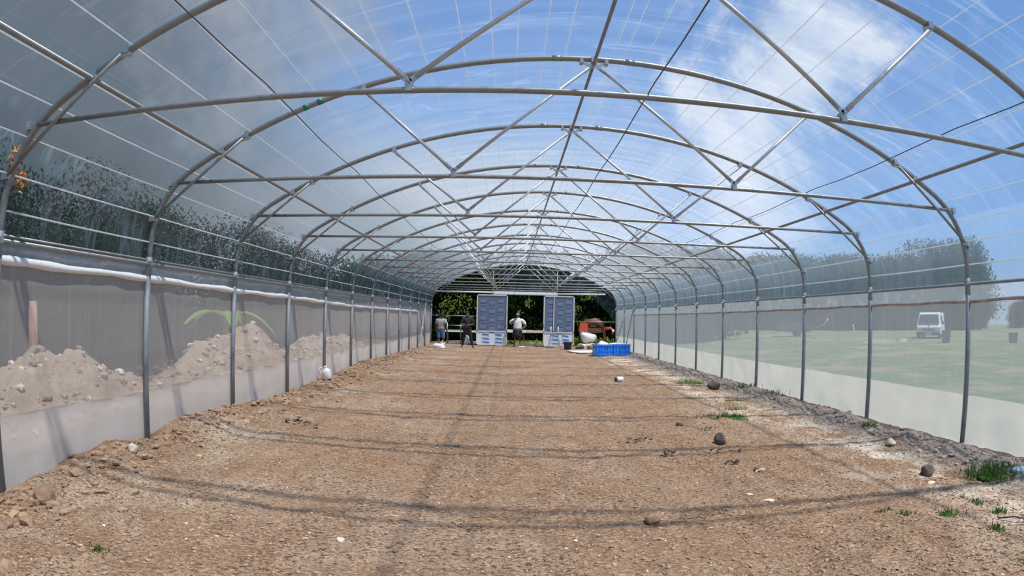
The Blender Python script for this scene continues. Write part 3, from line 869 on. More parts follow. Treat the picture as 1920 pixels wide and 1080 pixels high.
def person(loc, rz, label, P):
    """P: joint positions in metres, facing -Y"""
    t = thing('person', loc, label, 'person', None, rz)
    b = P.get('bulk', 1.0)
    J = P['J']
    hip, chest, neck, head = (np.array(J[q], float) for q in ('hip', 'chest', 'neck', 'head'))
    waist = (hip*.5+chest*.5)
    V = [hip, waist, chest, chest*.35+neck*.65, neck, head-np.array((0, 0, .06))]
    E = [(0, 1), (1, 2), (2, 3), (3, 4), (4, 5)]
    R = [(.155*b, .115*b), (.135*b, .105*b), (.165*b, .115*b), (.10, .085), (.052, .055), (.055, .06)]
    for s in (0, 1):
        n = len(V)
        V += [np.array(J['sh'][s]), np.array(J['el'][s]), (np.array(J['el'][s])+np.array(J['wr'][s]))/2, np.array(J['wr'][s])]
        E += [(3, n), (n, n+1), (n+1, n+2), (n+2, n+3)]
        R += [.062*b, .044*b**.5, .040, .026]
        n = len(V)
        kn, an, to = (np.array(J[q][s], float) for q in ('kn', 'an', 'to'))
        hj = hip+np.array(((-.09 if s == 0 else .09)*b, 0, -.05))
        V += [hj, (hj+kn)/2, kn, kn*.65+an*.35, an, to]
        E += [(0, n), (n, n+1), (n+1, n+2), (n+2, n+3), (n+3, n+4), (n+4, n+5)]
        R += [.095*b, .080*b**.5, .054, .052, .036, (.040, .028)]
    mb = MB()
    mb.add(*skin_mesh('tmp', [tuple(q) for q in V], E, R, 0, 2))
    yaw, tilt = P.get('hyaw', 0), P.get('htilt', 0)
    Rm = np.array((Matrix.Rotation(yaw, 3, 'Z') @ Matrix.Rotation(tilt, 3, 'X')))
    H = lambda q: head + Rm @ np.array(q, float)
    def ell(c, s_, sub=3):
        k = MB().ico((0, 0, 0), s_, sub)
        v = k.v[0] @ Rm.T + H(c)
        mb.add(v, k.f)
    ell((0, .005, .02), (.075, .092, .105)); ell((0, -.025, -.055), (.055, .062, .058))     # skull and jaw
    ell((0, -.093, -.02), (.013, .022, .020), 2); ell((0, -.085, .0), (.010, .018, .03), 2)  # nose
    ell((0, -.082, -.060), (.026, .012, .007), 2); ell((0, -.080, -.072), (.022, .012, .007), 2)  # lips
    for s in (-1, 1):
        ell((s*.078, .01, -.005), (.012, .022, .032), 2); ell((s*.03, -.078, .028), (.024, .012, .008), 2)
    for s in (0, 1):
        hand(mb, J['wr'][s], J['el'][s], J['curl'][s])
    body = remeshed(mb, 'body', M_skin, t, .0075)
    for s in (-1, 1):
        m = MB(); k = MB().ico((0, 0, 0), (.011, .008, .007), 2); m.add(k.v[0] @ Rm.T + H((s*.03, -.083, .010)), k.f)
        m.build('eye', M_eye, body, True)
    # hair: the back and top of the skull
    k = MB().ico((0, 0, 0), (.082, .098, .108), 4)
    v = k.v[0]
    keep = lambda q: (q[2] > .035 - .55*q[1]*0 and q[1] > -.078) or (q[1] > .012 and q[2] > -.055)
    fs = [q for q in k.f if all(keep(v[i]) for i in q)]
    m = MB(); m.add(v @ Rm.T + H((0, .006, .022)), fs)
    h = m.build('hair', M_hair, body, True)
    sol = h.modifiers.new('t', 'SOLIDIFY'); sol.thickness = .012; sol.offset = 0
    if P.get('cap'):
        k = MB().ico((0, 0, 0), (.092, .108, .095), 4); v = k.v[0]
        fs = [q for q in k.f if all(v[i][2] > .010 for i in q)]
        m = MB(); m.add(v @ Rm.T + H((0, .004, .045)), fs)
        k2 = MB().ico((0, 0, 0), (.070, .075, .008), 3); m.add(k2.v[0] @ Rm.T + H((0, -.115, .058)), k2.f)
        m.build('cap', M_cap, t, True)
    # clothes: the body's own form, a little fuller, cut at collar, cuffs, hem and waist
    def cloth(name, mat, grow, keep, voxel=.011):
        bl = P.get('belly', 1.0)
        R2 = []
        for q, rr in enumerate(R):
            g_ = grow*(1.4 if q in (0, 1) else 1)
            R2.append(rr+g_ if np.isscalar(rr) else (rr[0]+g_, rr[1]*(bl if q < 2 else 1)+g_))
        v, fs = skin_mesh('tmp', [tuple(q) for q in V], E, R2, 0, 2)
        A = np.array([V[e_[0]] for e_ in E], float); B = np.array([V[e_[1]] for e_ in E], float)
        AB = B-A; L2 = (AB**2).sum(1)+1e-9
        tt = np.clip(((v[:, None]-A[None])*AB[None]).sum(2)/L2[None], 0, 1)
        dd = np.linalg.norm(v[:, None]-(A[None]+tt[:, :, None]*AB[None]), axis=2)
        rm = lambda q: q if np.isscalar(q) else sum(q)/2
        re_ = np.array([(rm(R2[e_[0]])+rm(R2[e_[1]]))/2 for e_ in E])
        si = (dd-re_[None]).argmin(1); st_ = tt[np.arange(len(v)), si]
        ok = np.array([keep(si[i], st_[i], v[i]) for i in range(len(v))])
        fs = [q for q in fs if ok[list(q)].all()]
        used = sorted({i for q in fs for i in q}); mp = {o_: n_ for n_, o_ in enumerate(used)}
        mb = MB(); mb.add(v[used], [tuple(mp[i] for i in q) for q in fs])
        o = mb.build(name, mat, t, True)
        sd = o.modifiers.new('t', 'SOLIDIFY'); sd.thickness = .012; sd.offset = 0
        return o
    # edge order: 0-4 spine, then per side 4 arm edges and 6 leg edges
    aL, lL, aR, lR = range(5, 9), range(9, 15), range(15, 19), range(19, 25)
    sl_, hem = P.get('sleeve', .75), hip[2]+P.get('hem', -.04)
    def keep_shirt(e_, u_, q):
        if e_ in (0, 1, 2): return q[2] > hem
        if e_ == 3: return u_ < .55
        if e_ in (5, 15): return True
        if e_ in (6, 16): return u_ < sl_
        if e_ in (9, 19): return q[2] > hem
        return False
    cloth('shirt', P['shirt'], .026, keep_shirt)
    if P.get('skirt'):
        mb = MB(); mb.lathe([(.17*b, .05), (.185*b, -.08), (.195*b, -.25), (.20*b, P['skirt']), (.17*b, P['skirt'])], tuple(hip), 28, 1, .85)
        mb.build('skirt', P['legmat'], t, True)
    else:
        fr_ = P['leg']
        def keep_leg(e_, u_, q):
            if e_ in (0,): return q[2] < hip[2]+.10
            if e_ in (9, 10, 19, 20): return True
            if e_ in (11, 21): return fr_ > 1 or u_ < 2*fr_-1
            if e_ in (12, 13, 22, 23): return fr_ > 1 and q[2] > .10
            return False
        cloth(P.get('legname', 'shorts'), P['legmat'], .018, keep_leg)
    for s in (0, 1):
        a, to = np.array(J['an'][s], float), np.array(J['to'][s], float)
        m = MB(); c = a*.45+to*.55; ang = math.atan2(to[1]-a[1], to[0]-a[0])
        m.box((c[0], c[1], .012), (.25, .095, .024), (0, 0, ang), (.95, .9))
        m.build('sandal', M_dgrey, t)
    return t

# person by the left wall: white tee and blue shorts, seen from behind, head turned to the right
person((-3.86, 23.1, fh(-3.86, 23.1)), math.radians(180-12), 'person in a white t-shirt and blue shorts by the left wall, back to the camera', dict(
    bulk=.97, hyaw=math.radians(38), htilt=0, shirt=M_gtee, leg=.9, legmat=M_jean, sleeve=.62, hem=.03,
    J=dict(hip=(0, 0, .86), chest=(0, .0, 1.16), neck=(0, .0, 1.36), head=(0, -.02, 1.50),
           sh=((-.19, 0, 1.29), (.19, 0, 1.29)), el=((-.25, .04, 1.02), (.25, .02, 1.02)), wr=((-.26, -.06, .80), (.27, -.10, .80)),
           curl=((.3, -1, 0), (-.3, -1, 0)),
           kn=((-.10, -.03, .46), (.10, .02, .46)), an=((-.10, .03, .075), (.11, .10, .075)), to=((-.12, -.11, .03), (.13, -.04, .03)))))
# person in black with forearms crossed at the waist
person((-2.74, 24.3, fh(-2.74, 24.3)), math.radians(8), 'person in black shirt and black trousers standing with forearms crossed at the waist', dict(
    bulk=1.02, hyaw=math.radians(-10), htilt=math.radians(14), shirt=M_black, leg=1.7, legmat=M_black, legname='trousers', sleeve=.85, hem=-.05,
    J=dict(hip=(0, 0, .90), chest=(0, .0, 1.22), neck=(0, -.01, 1.44), head=(0, -.05, 1.58),
           sh=((-.20, 0, 1.37), (.20, 0, 1.37)), el=((-.30, -.02, 1.10), (.30, -.02, 1.10)), wr=((-.05, -.24, 1.08), (.07, -.20, 1.10)),
           curl=((0, -.3, -1), (0, -.3, -1)),
           kn=((-.16, -.02, .48), (.18, -.03, .48)), an=((-.23, .02, .075), (.26, .02, .075)), to=((-.28, -.13, .03), (.32, -.12, .03)))))
# heavy person in the doorway: hand at the chin, other hand on the hip
person((-.34, 26.42, .0), math.radians(-6), 'person in grey cap, white t-shirt and dark skirt standing in the doorway, hand at chin', dict(
    bulk=1.28, belly=1.12, cap=True, hyaw=math.radians(-8), htilt=math.radians(4), shirt=M_tee, leg=.95, legmat=M_black, legname='skirt', skirt=-.42, sleeve=.8, hem=-.02,
    J=dict(hip=(0, 0, .88), chest=(0, .0, 1.20), neck=(0, -.01, 1.43), head=(.0, -.03, 1.58),
           sh=((-.24, 0, 1.35), (.24, 0, 1.35)), el=((-.42, -.10, 1.14), (.44, .05, 1.08)), wr=((-.20, -.20, 1.32), (.26, -.14, .93)),
           curl=((.4, .6, .6), (-.3, .3, -1)),
           kn=((-.12, 0, .46), (.12, 0, .46)), an=((-.14, .03, .075), (.15, .03, .075)), to=((-.17, -.12, .03), (.19, -.12, .03)))))

# ------------------------------------------------------------------ things near the far end
def sack(loc, size, label, seed, mat=M_sack, name='sack', peaks=()):
    m = MB(); m.cut = .55; m.ico((0, 0, size[2]*.46), (size[0]/2, size[1]/2, size[2]*.52), 4, .26, seed, .88)
    for p in peaks:
        m.add(*chain([(p[0]*.4, p[1]*.4, size[2]*.55), (p[0]*.9, p[1]*.9, size[2]*.95), (p[0], p[1], p[2])], [.07, .04, .012], 1))
    o = m.build(name, mat, None, True); o.location = loc
    return tag(o, label, 'sack')
sack((-3.80, 21.7, fh(-3.8, 21.7)), (.50, .36, .27), 'crumpled white plastic sack on the ground at the feet of the person in blue shorts', 5, peaks=((.16, 0, .40), (.26, .03, .33)))
sack((-2.98, 27.25, .0), (.36, .3, .62), 'narrow white sack standing behind the person in black', 35)
# blue crates
def crate(loc, rz, label, w_=.72, d_=.52, h_=.46):
    t = thing('crate', loc, label, 'crate', 'blue plastic crates', rz)
    m = MB(); th = .02
    def wall(c, s): m.box(c, s)
    wall((0, 0, th/2), (w_-.06, d_-.06, th))
    for s in (-1, 1):
        wall((0, s*(d_/2-th/2), h_/2), (w_, th, h_)); wall((s*(w_/2-th/2), 0, h_/2), (th, d_, h_))
    m.build('crate_body', M_blue, t)
    m = MB()
    for s in (-1, 1):
        m.box((0, s*(d_/2+.006), h_-.02), (w_+.04, .03, .05)); m.box((s*(w_/2+.006), 0, h_-.02), (.03, d_+.04, .05))
    m.build('rim', M_blue, t)
    for i in range(6):
        x = -w_/2+.06+i*(w_-.12)/5
        for q in (-1, 1):
            m = MB(); m.box((x, q*(d_/2+.008), h_*.45), (.022, .022, h_*.80)); m.build('rib', M_blue, t)
    for z in (.05, h_*.45):
        m = MB(); m.box((0, -d_/2-.006, z), (w_, .014, .025)); m.build('rib', M_blue, t)
    m = MB(); m.box((.10, -d_/2-.012, h_-.10), (.16, .010, .045)); m.build('hand_slot', M_dgrey, t)
    return t
crate((3.02, 20.0, fh(3.0, 20)), .05, 'blue plastic crate on the left of the pair by the right wall')
crate((3.78, 20.0, fh(3.8, 20)), -.10, 'blue plastic crate on the right of the pair, nearer the right wall')
def slab(name, loc, size, rz, mat, label, cat, thick_wave=.02, seed=1, lift=.0):
    nx, ny = 18, 14
    X, Y = np.meshgrid(np.linspace(-.5, .5, nx), np.linspace(-.5, .5, ny))
    edge = 1+.10*fbm(X*4+seed, Y*4, 2, seed)
    Z = thick_wave*(fbm(X*3+seed, Y*3, 3, seed+2)+.5)+.012
    top = np.stack([X*size[0]*edge, Y*size[1]*edge, Z+size[2]], -1).reshape(-1, 3)
    F = grid(nx, ny)
    o = quadmesh(name, top, F, mat, None, True)
    sol = o.modifiers.new('t', 'SOLIDIFY'); sol.thickness = .02 if size[2] < .03 else size[2]; sol.offset = -1
    o.location = (loc[0], loc[1], fh(loc[0], loc[1])+lift); o.rotation_euler = (0, 0, rz)
    return tag(o, label, cat)
slab('ground_sheet', (2.55, 22.2), (1.15, 1.5, .03), .25, M_white, 'white plastic sheet spread flat left of the blue crates', 'sheet')
sack((3.12, 20.95, fh(3.1, 20.9)), (.70, .5, .56), 'white sack showing over the left blue crate', 15)
sack((3.86, 21.0, fh(3.9, 21)), (.8, .6, .60), 'cream sack showing over the right blue crate', 18, M_cream)
# black tub
t = thing('tub', (2.03, 24.3, fh(2.03, 24.3)), 'black plastic tub on the ground in front of the right door', 'tub')
m = MB(); m.lathe([(.17, 0), (.20, .32), (.23, .34), (.23, .37), (.20, .37), (.185, .32), (.15, .04)], (0, 0, 0), 4, 1.3, 1.1)
o = m.build('tub_body', M_tub, t); o.rotation_euler = (0, 0, math.pi/4); t.scale = (1.15, 1, 1)
for s in (-1, 1):
    m = MB(); m.box((0, s*.215, .31), (.16, .03, .04)); m.build('tub_handle', M_tub, t)
# step ladder
t = thing('step_ladder', (1.50, 25.7, .03), 'small aluminium step ladder standing before the right door', 'ladder')
for s in (-1, 1):
    m = MB(); m.tube([(s*.30, -.05, 0), (s*.18, .16, .66), (s*.18, .17, 1.06)], .026, 8); m.build('side_rail', M_alu, t, True)
    m = MB(); m.tube([(s*.27, .46, 0), (s*.17, .18, .66)], .018, 8); m.build('rear_leg', M_alu, t, True)
    m = MB(); m.ico((s*.18, .17, 1.07), (.035, .035, .05), 2); m.build('end_cap', M_dgrey, t, True)
for z, w_ in ((.22, .50), (.44, .42)):
    m = MB(); m.box((0, .02+z*.2, z), (w_, .09, .025)); m.build('tread', M_alu, t)
m = MB(); m.box((0, .16, .66), (.42, .22, .035)); m.build('platform', M_dgrey, t)
# red farm machine
t = thing('farm_machine', (3.95, 28.2, 0), 'rusty red farm machine with a curved cover behind the far end', 'machine')
m = MB(); m.box((-.72, -.1, 1.02), (.48, .6, .50), (0, .06, 0), (.85, .9)); m.build('hood', M_red, t)
m = MB(); m.tube([(-.50, 0, 1.0), (-.35, 0, 1.28), (-.05, 0, 1.34), (.22, 0, 1.20), (.34, 0, .95)], [.16, .2, .21, .19, .13], 14); m.build('curved_cover', M_redr, t, True)
m = MB(); m.box((-.1, 0, .86), (.80, .5, .26)); m.build('chassis', M_brownp, t)
for yy_ in (-.28, .28):
    m = MB(); m.tube([(.02, yy_, 1.36), (.30, yy_, 1.30), (.42, yy_, 1.0), (.50, yy_, .5), (.62, yy_, .02)], .035, 8); m.build('bent_leg', M_brownp, t, True)
    m = MB(); m.tube([(-.55, yy_, .80), (-.62, yy_, .02)], .035, 8); m.build('leg', M_brownp, t, True)
m = MB(); m.tube([(.45, -.1, .92), (.80, -.15, .98), (.96, -.2, .84), (.92, -.2, .66)], [.09, .08, .07, .05], 10); m.build('discharge_arm', M_red, t, True)
m = MB(); m.ico((.93, -.24, .84), (.07, .06, .09), 2); m.build('arm_tip', M_white, t, True)
t = thing('sack', (3.42, 27.35, .16), 'bulging white sack in front of the red machine', 'sack')
out = np.array([(-.47, .52), (-.36, .57), (-.10, .57), (.12, .51), (.43, .43), (.47, .31), (.40, .12), (.26, .05), (.08, .04), (-.06, .0), (-.24, .0), (-.33, .10), (-.42, .35)])+np.array((0, .05))
out = np.stack([out, (out+np.roll(out, -1, 0))/2], 1).reshape(-1, 2)
cen = out.mean(0); V = []; nl = 7; ns = len(out)
for k in range(nl):
    q = -1+2*k/(nl-1); sc = max(.35, (1-abs(q)**5)**.2)
    for i, p_ in enumerate(out):
        e = cen+(p_-cen)*sc*(1+.06*math.sin(i*2.3+k*1.7)); V.append((e[0], q*.28, e[1]))
m = MB(); m.add(V, [(k*ns+i, k*ns+(i+1) % ns, (k+1)*ns+(i+1) % ns, (k+1)*ns+i) for k in range(nl-1) for i in range(ns)]+[tuple(range(ns))[::-1], tuple(range((nl-1)*ns, nl*ns))])
o = m.build('sack_body', M_sack, t, True); sd = o.modifiers.new('s', 'SUBSURF'); sd.levels = 1; sd.render_levels = 1
m = MB(); m.tube([(-.36, -.12, .58), (-.38, -.12, .66), (-.33, -.10, .71)], [.06, .03, .05], 8); m.build('tied_neck', M_sack, t, True)
m = MB()
for i, (x, y, s) in enumerate(((-.30, 0, .2), (-.02, .08, .24), (.28, -.02, .22), (.1, -.2, .18), (-.18, -.2, .17))):
    m.ico((x, y, s*.45), (s, s*.8, s*.6), 2, .25, 40+i, .7)
tag(m.build('rubble', M_stone, None, False), 'heap of brown stone rubble under the white sack by the machine', 'rubble', kind='stuff').location = (3.35, 27.2, -.02)
for x, y, s, lab in ((2.75, 25.6, .20, 'dark lump of rock right of the black tub'), (3.32, 25.0, .22, 'brown lump of rock behind the white ground sheet')):
    m = MB(); m.ico((0, 0, s*.4), (s*1.1, s*.8, s*.6), 3, .22, int(x*30), .7)
    o = m.build('rock', M_rock if x < 3 else M_clod); o.location = (x, y, fh(x, y)); tag(o, lab, 'rock')
tf = []
# table of white boards behind the gable on the left, rack, table in the doorway
t = thing('work_bench', (-3.2, 28.4, 0), 'long white bench on a pipe frame behind the two standing people', 'bench')
m = MB(); m.box((0, 0, .66), (2.1, .6, .08)); m.build('bench_top', M_white, t)
for x in (-.9, 0, .9):
    for q in (-.25, .25):
        m = MB(); m.tube([(x, q, 0), (x, q, .62)], .03, 8); m.build('leg', M_steel, t, True)
m = MB(); m.box((0, -.25, .12), (1.9, .03, .05)); m.build('lower_rail', M_frame, t)
t = thing('pipe_rack', (-3.62, 27.6, 0), 'grey pipe rack with three cross rails behind the person in black', 'rack')
for x in (-.42, .30, .46):
    m = MB(); m.tube([(x, 0, 0), (x, 0, 1.12)], .028, 8); m.build('upright', M_steel, t, True)
for z in (.16, .74, .98):
    m = MB(); m.tube([(-.45, 0, z), (.50, 0, z)], .022, 8); m.build('cross_rail', M_steel, t, True)
t = thing('trestle_table', (.15, 29.2, 0), 'low trestle table with white and cream boards seen through the doorway', 'table')
m = MB(); m.box((-.55, 0, .72), (1.15, .7, .14)); m.build('white_board', M_white, t)
m = MB(); m.box((.62, 0, .72), (1.15, .7, .13)); m.build('cream_board', M_cream, t)
for x in (-1.05, -.1, 1.1):
    m = MB(); m.box((x, 0, .33), (.06, .6, .66)); m.build('leg', M_dgrey, t)
t = thing('seedling_tray', (.25, 28.0, 0), 'low tray of green seedlings on the ground behind the doorway', 'tray')
m = MB(); m.box((0, 0, .07), (1.5, .5, .14)); m.build('tray', M_cream, t)
def blades(n, sx, sy, h, wid, seed, lean=.5):
    rg = np.random.default_rng(seed)
    V, F = [], []
    for i in range(n):
        x, y = rg.normal(0, sx/2.2), rg.normal(0, sy/2.2)
        a, ln = rg.uniform(0, 6.28), rg.uniform(.1, lean)
        hh = h*rg.uniform(.45, 1.0); dx, dy = math.cos(a), math.sin(a)
        wx, wy = -dy*wid/2, dx*wid/2
        b = len(V)
        V += [(x-wx, y-wy, -.01), (x+wx, y+wy, -.01), (x+wx*.9+dx*ln*hh*.5, y+wy*.9+dy*ln*hh*.5, hh*.65),
              (x-wx*.9+dx*ln*hh*.5, y-wy*.9+dy*ln*hh*.5, hh*.65), (x+dx*ln*hh*1.2, y+dy*ln*hh*1.2, hh)]
        F += [(b, b+1, b+2, b+3), (b+3, b+2, b+4)]
    return V, F
m = MB(); m.add(*blades(260, 1.5, .45, .16, .03, 3, .8)); o = m.build('seedlings', M_leafb, t); o.location = (0, 0, .14); o['kind'] = 'stuff'
slab('sheet_scrap', (-.12, 26.2), (.30, .16, .02), .1, M_white, 'small white scrap lying before the person in the cap', 'sheet', .01, 4)

# ------------------------------------------------------------------ things on the floor
t = thing('jug', (-4.62, 8.55, fh(-4.62, 8.55)+.02), 'white plastic jug with a handle leaning on the left apron', 'jug', None, .4)
m = MB(); m.lathe([(.085, 0), (.10, .015), (.10, .16), (.085, .20), (.04, .235), (.032, .25)], (0, 0, 0), 18, 1, .85); m.build('jug_body', M_white, t, True)
m = MB(); m.lathe([(.036, .245), (.036, .28), (.02, .285)], (0, 0, 0), 14); m.build('cap', M_white, t, True)
m = MB(); m.tube([(-.04, 0, .225), (-.11, 0, .28), (-.135, 0, .22), (-.12, 0, .13), (-.09, 0, .10)], .014, 8); m.build('handle', M_white, t, True)
t.rotation_euler = (0.05, -.22, .3)
t = thing('tin_can', (1.90, 10.5, fh(1.9, 10.5)+.06), 'small white tin with dark end lying on the soil', 'can')
m = MB(); m.lathe([(.055, -.09), (.06, -.085), (.06, .07), (.055, .075)], (0, 0, 0), 16); o = m.build('can_body', M_white, t, True); o.rotation_euler = (0, math.pi/2, .3)
m = MB(); m.lathe([(.05, -.13), (.05, -.088)], (0, 0, 0), 16); o = m.build('dark_lid', M_dgrey, t, True); o.rotation_euler = (0, math.pi/2, .3)

def rock(x, y, s, mat, label, seed, name='rock', flat=.55, cat='rock', rough=.22, sub=3, sink=.0):
    m = MB(); m.ico((0, 0, s[2]*flat-sink), s, sub, rough, seed, flat, seed*.7)
    o = m.build(name, mat, None, False); o.location = (x, y, fh(x, y)-.006)
    return tag(o, label, cat)
rock(1.83, 3.44, (.088, .07, .085), M_rock, 'round dark rock on the soil in the middle of the right half', 61, rough=.22)
rock(3.35, 1.28, (.085, .075, .08), M_rock, 'angular grey rock on pale ground near the right wall', 64, rough=.3)
rock(3.78, 8.98, (.16, .10, .11), M_rock, 'dark flat-sided rock farther back beside the right bank', 66, rough=.3)
rock(1.70, 4.75, (.075, .05, .04), M_rock, 'flat dark stone behind the round rock', 71)
rock(.31, .86, (.055, .05, .05), M_clod, 'reddish brown clod in the near shadow band', 73, cat='clod', name='clod')
rock(1.76, 2.13, (.07, .04, .035), M_rock, 'dark stone in front of the round rock', 74)
rock(3.90, 2.62, (.07, .06, .055), M_stone, 'pale grey stone on the right bank', 77)
rock(4.1, 3.3, (.06, .05, .05), M_stone, 'small pale stone higher on the right bank', 79)
rock(-4.45, 1.45, (.06, .05, .055), M_stone, 'whitish stone on the left bank of soil', 81)
rock(-4.35, .05, (.105, .09, .095), M_clod, 'big brown clod on the left bank at the photo edge', 83, cat='clod', name='clod')
rock(1.93, 3.0, (.035, .03, .03), M_clod, 'small brown clod in front of the round rock', 85, cat='clod', name='clod')
rock(-1.9, .3, (.03, .025, .022), M_stone, 'small white pebble near the lower left', 87, cat='pebble', name='pebble')
rock(1.33, 1.36, (.045, .03, .014), M_straw, 'pale yellow husk flake, left of a pair', 88, cat='husk', name='husk', sub=2)
rock(1.43, 1.16, (.06, .035, .014), M_straw, 'pale yellow husk flake, right of a pair', 89, cat='husk', name='husk', sub=2)
rock(3.20, 1.03, (.055, .035, .016), M_straw, 'yellow husk flake below the angular grey rock', 90, cat='husk', name='husk', sub=2)
def litter(x, y, n, size, mat, label, seed, name='leaf_litter', cat='leaves'):
    rg = np.random.default_rng(seed); m = MB()
    for i in range(n):
        px, py = rg.normal(0, size*.5), rg.normal(0, size*.22)
        L, wd = size*rg.uniform(.25, .5), size*rg.uniform(.08, .16)
        a, tl = rg.uniform(-.7, .7), rg.uniform(-.4, .4)
        pts = np.array([(-L/2, 0, 0), (0, -wd, .012), (L/2, 0, .02), (0, wd, .012), (0, 0, -.006)])
        R_ = np.array(Euler((tl, rg.uniform(-.5, .5), a)).to_matrix())
        m.add(pts @ R_.T+np.array((px, py, .018+rg.uniform(0, .02))), [(0, 1, 4), (1, 2, 4), (2, 3, 4), (3, 0, 4), (0, 3, 2, 1)])
    o = m.build(name, mat); o.location = (x, y, fh(x, y)); o['kind'] = 'stuff'
    return tag(o, label, cat)
litter(-3.55, 4.05, 12, .26, M_char, 'black scraps on the soil left of the middle', 3, 'black_scraps', 'scraps')
litter(.86, 3.75, 9, .16, M_dead, 'dark dead leaves left of the round rock', 4)
litter(.98, 2.97, 10, .15, M_char, 'blackish leaf scraps before the round rock', 5)
litter(1.60, 2.42, 9, .16, M_dead, 'dark brown leaf litter with a pale flake', 6)
litter(1.80, 2.05, 7, .12, M_straw, 'pale orange husks among dark litter', 8, 'husks', 'husks')
litter(2.02, 4.35, 9, .14, M_dead, 'dark leaf scraps behind the round rock', 9)
litter(1.65, 3.08, 6, .14, M_dead, 'brown twigs and leaf in front of the round rock', 10)
def tuft(x, y, n, sx, sy, h, seed, label, mat=M_grass, wid=.010):
    m = MB(); m.add(*blades(n, sx, sy, h, wid, seed, .9)); m.ico((0, 0, -.012), (sx*.75, sy*.75, .020), 2, .2, seed)
    o = m.build('grass_tuft', mat); o.location = (x, y, fh(x, y))
    return tag(o, label, 'grass tuft', 'grass tufts on the soil')
for a in ((2.60, 5.30, 150, .55, .35, .07, 1, 'widest low weed patch, behind the round rock'),
          (4.02, .88, 420, .42, .26, .13, 2, 'dense dark green grass clump by the pale blue scrap'),
          (3.55, 10.1, 60, .5, .3, .09, 3, 'weed tuft far back near the right bank'),
          (3.0, 5.95, 60, .22, .14, .08, 4, 'small weed behind the widest weed patch'),
          (2.64, .17, 60, .13, .10, .045, 5, 'bright leafy weed below the near shadow band'),
          (2.31, .36, 34, .09, .06, .04, 6, 'small bright weed left of the leafy weed'),
          (3.10, .02, 40, .10, .07, .055, 7, 'upper of two dark weeds near the right edge'),
          (2.76, -.26, 44, .11, .08, .05, 8, 'lower of two dark weeds near the right edge'),
          (-3.33, -.48, 46, .11, .05, .04, 9, 'lone green weed at the lower left'),
          (2.24, .56, 24, .10, .05, .04, 10, 'weed at the edge of the near shadow band'),
          (3.10, .30, 30, .08, .06, .05, 11, 'small weed above the two dark weeds'),
          (4.25, 3.6, 60, .2, .12, .07, 12, 'dark weed on the right bank'),
          (4.42, 7.2, 70, .35, .12, .12, 13, 'weeds growing at the foot of the right wall'),
          (4.35, 8.6, 60, .4, .12, .11, 14, 'weed row at the foot of the right wall, farther back'),
          (3.35, 7.0, 50, .45, .25, .05, 15, 'sparse weeds on the pale lime ground')):
    tuft(*a[:6], a[6], a[7])
m = MB(); m.ico((0, 0, .035), (.10, .07, .045), 3, .2, 3, .7)
o = m.build('plastic_scrap', M_palebl, None, True); o.location = (4.22, .74, fh(4.22, .74)); tag(o, 'pale blue plastic scrap beside the dense grass clump', 'plastic scrap')
m = MB(); m.tube([(2.96, -.10, .02), (3.05, -.20, .045), (3.15, -.30, .03), (3.3, -.36, .015)], .007, 6)
for i in range(1): pass
o = m.build('twig', M_dead, None, True); o.location = (0, 0, fh(3.05, -.2)); tag(o, 'dark curved twig at the right edge beside the dark weeds', 'twig')

# crumbs and chips of the tilled soil: nobody could count them
def crumbs(n, name, mat, label, smin, smax, region, seed, el=1.0, flat=.7):
    rg = np.random.default_rng(seed)
    bm = bmesh.new(); bmesh.ops.create_icosphere(bm, subdivisions=1, radius=1)
    bv = np.array([q.co[:] for q in bm.verts]); bf = np.array([[x.index for x in q.verts] for q in bm.faces]); bm.free()
    x, y = region(rg, n)
    s = smin*(smax/smin)**(rg.uniform(0, 1, len(x))**2.2)
    z = floor_h(x, y)
    jit = 1+rg.normal(0, .22, (len(x), len(bv), 1))
    sc = np.stack([s*rg.uniform(.8, 1.0+el, len(x)), s*rg.uniform(.6, 1.1, len(x)), s*flat*rg.uniform(.6, 1.1, len(x))], 1)
    v = bv[None]*jit*sc[:, None, :]
    a = rg.uniform(0, math.pi, len(x)); ca, sa = np.cos(a)[:, None], np.sin(a)[:, None]
    v = np.stack([v[:, :, 0]*ca-v[:, :, 1]*sa, v[:, :, 0]*sa+v[:, :, 1]*ca, v[:, :, 2]], -1)
    v += np.stack([x, y, z+s*.25], 1)[:, None, :]
    F = (bf[None]+(np.arange(len(x))*len(bv))[:, None, None]).reshape(-1, 3)
    o = quadmesh(name, v.reshape(-1, 3), F, mat)
    return tag(o, label, 'soil', kind='stuff')
def reg_floor(rg, n):
    y = -1.4+14*rg.uniform(0, 1, n)**1.7
    x = rg.uniform(-4.6, 4.4, n)
    return x, y
def reg_left(rg, n):
    y = -1.0+22*rg.uniform(0, 1, n)**1.4
    x = -4.75+np.abs(rg.normal(0, .38, n))
    return x, y
def reg_right(rg, n):
    y = -.5+22*rg.uniform(0, 1, n)**1.4
    x = 4.35+rg.normal(0, .24, n)
    k = x < 4.76
    return x[k], y[k]
M_crumb = pbr('soil_crumb', (0.37, 0.245, 0.16), .95, spec=.1, noise=.35, nscale=5)
M_chip = pbr('pale_chip', (0.66, 0.55, 0.43), .9, spec=.1, noise=.2, nscale=5)
M_gclod = pbr('grey_clod', (0.44, 0.36, 0.295), .95, spec=.1, noise=.35, nscale=6)
crumbs(52000, 'soil_crumbs', M_crumb, 'loose brown crumbs of tilled soil over the floor', .003, .017, reg_floor, 11, .8)
crumbs(1500, 'soil_chips', M_chip, 'pale chips and pebbles scattered over the soil', .004, .013, reg_floor, 12, .6)
crumbs(3500, 'bank_clods', M_crumb, 'loose clods on the soil bank along the left wall', .008, .06, reg_left, 13, .4)
crumbs(3000, 'grey_clods', M_gclod, 'grey clods on the bank along the right wall', .006, .045, reg_right, 14, .4)

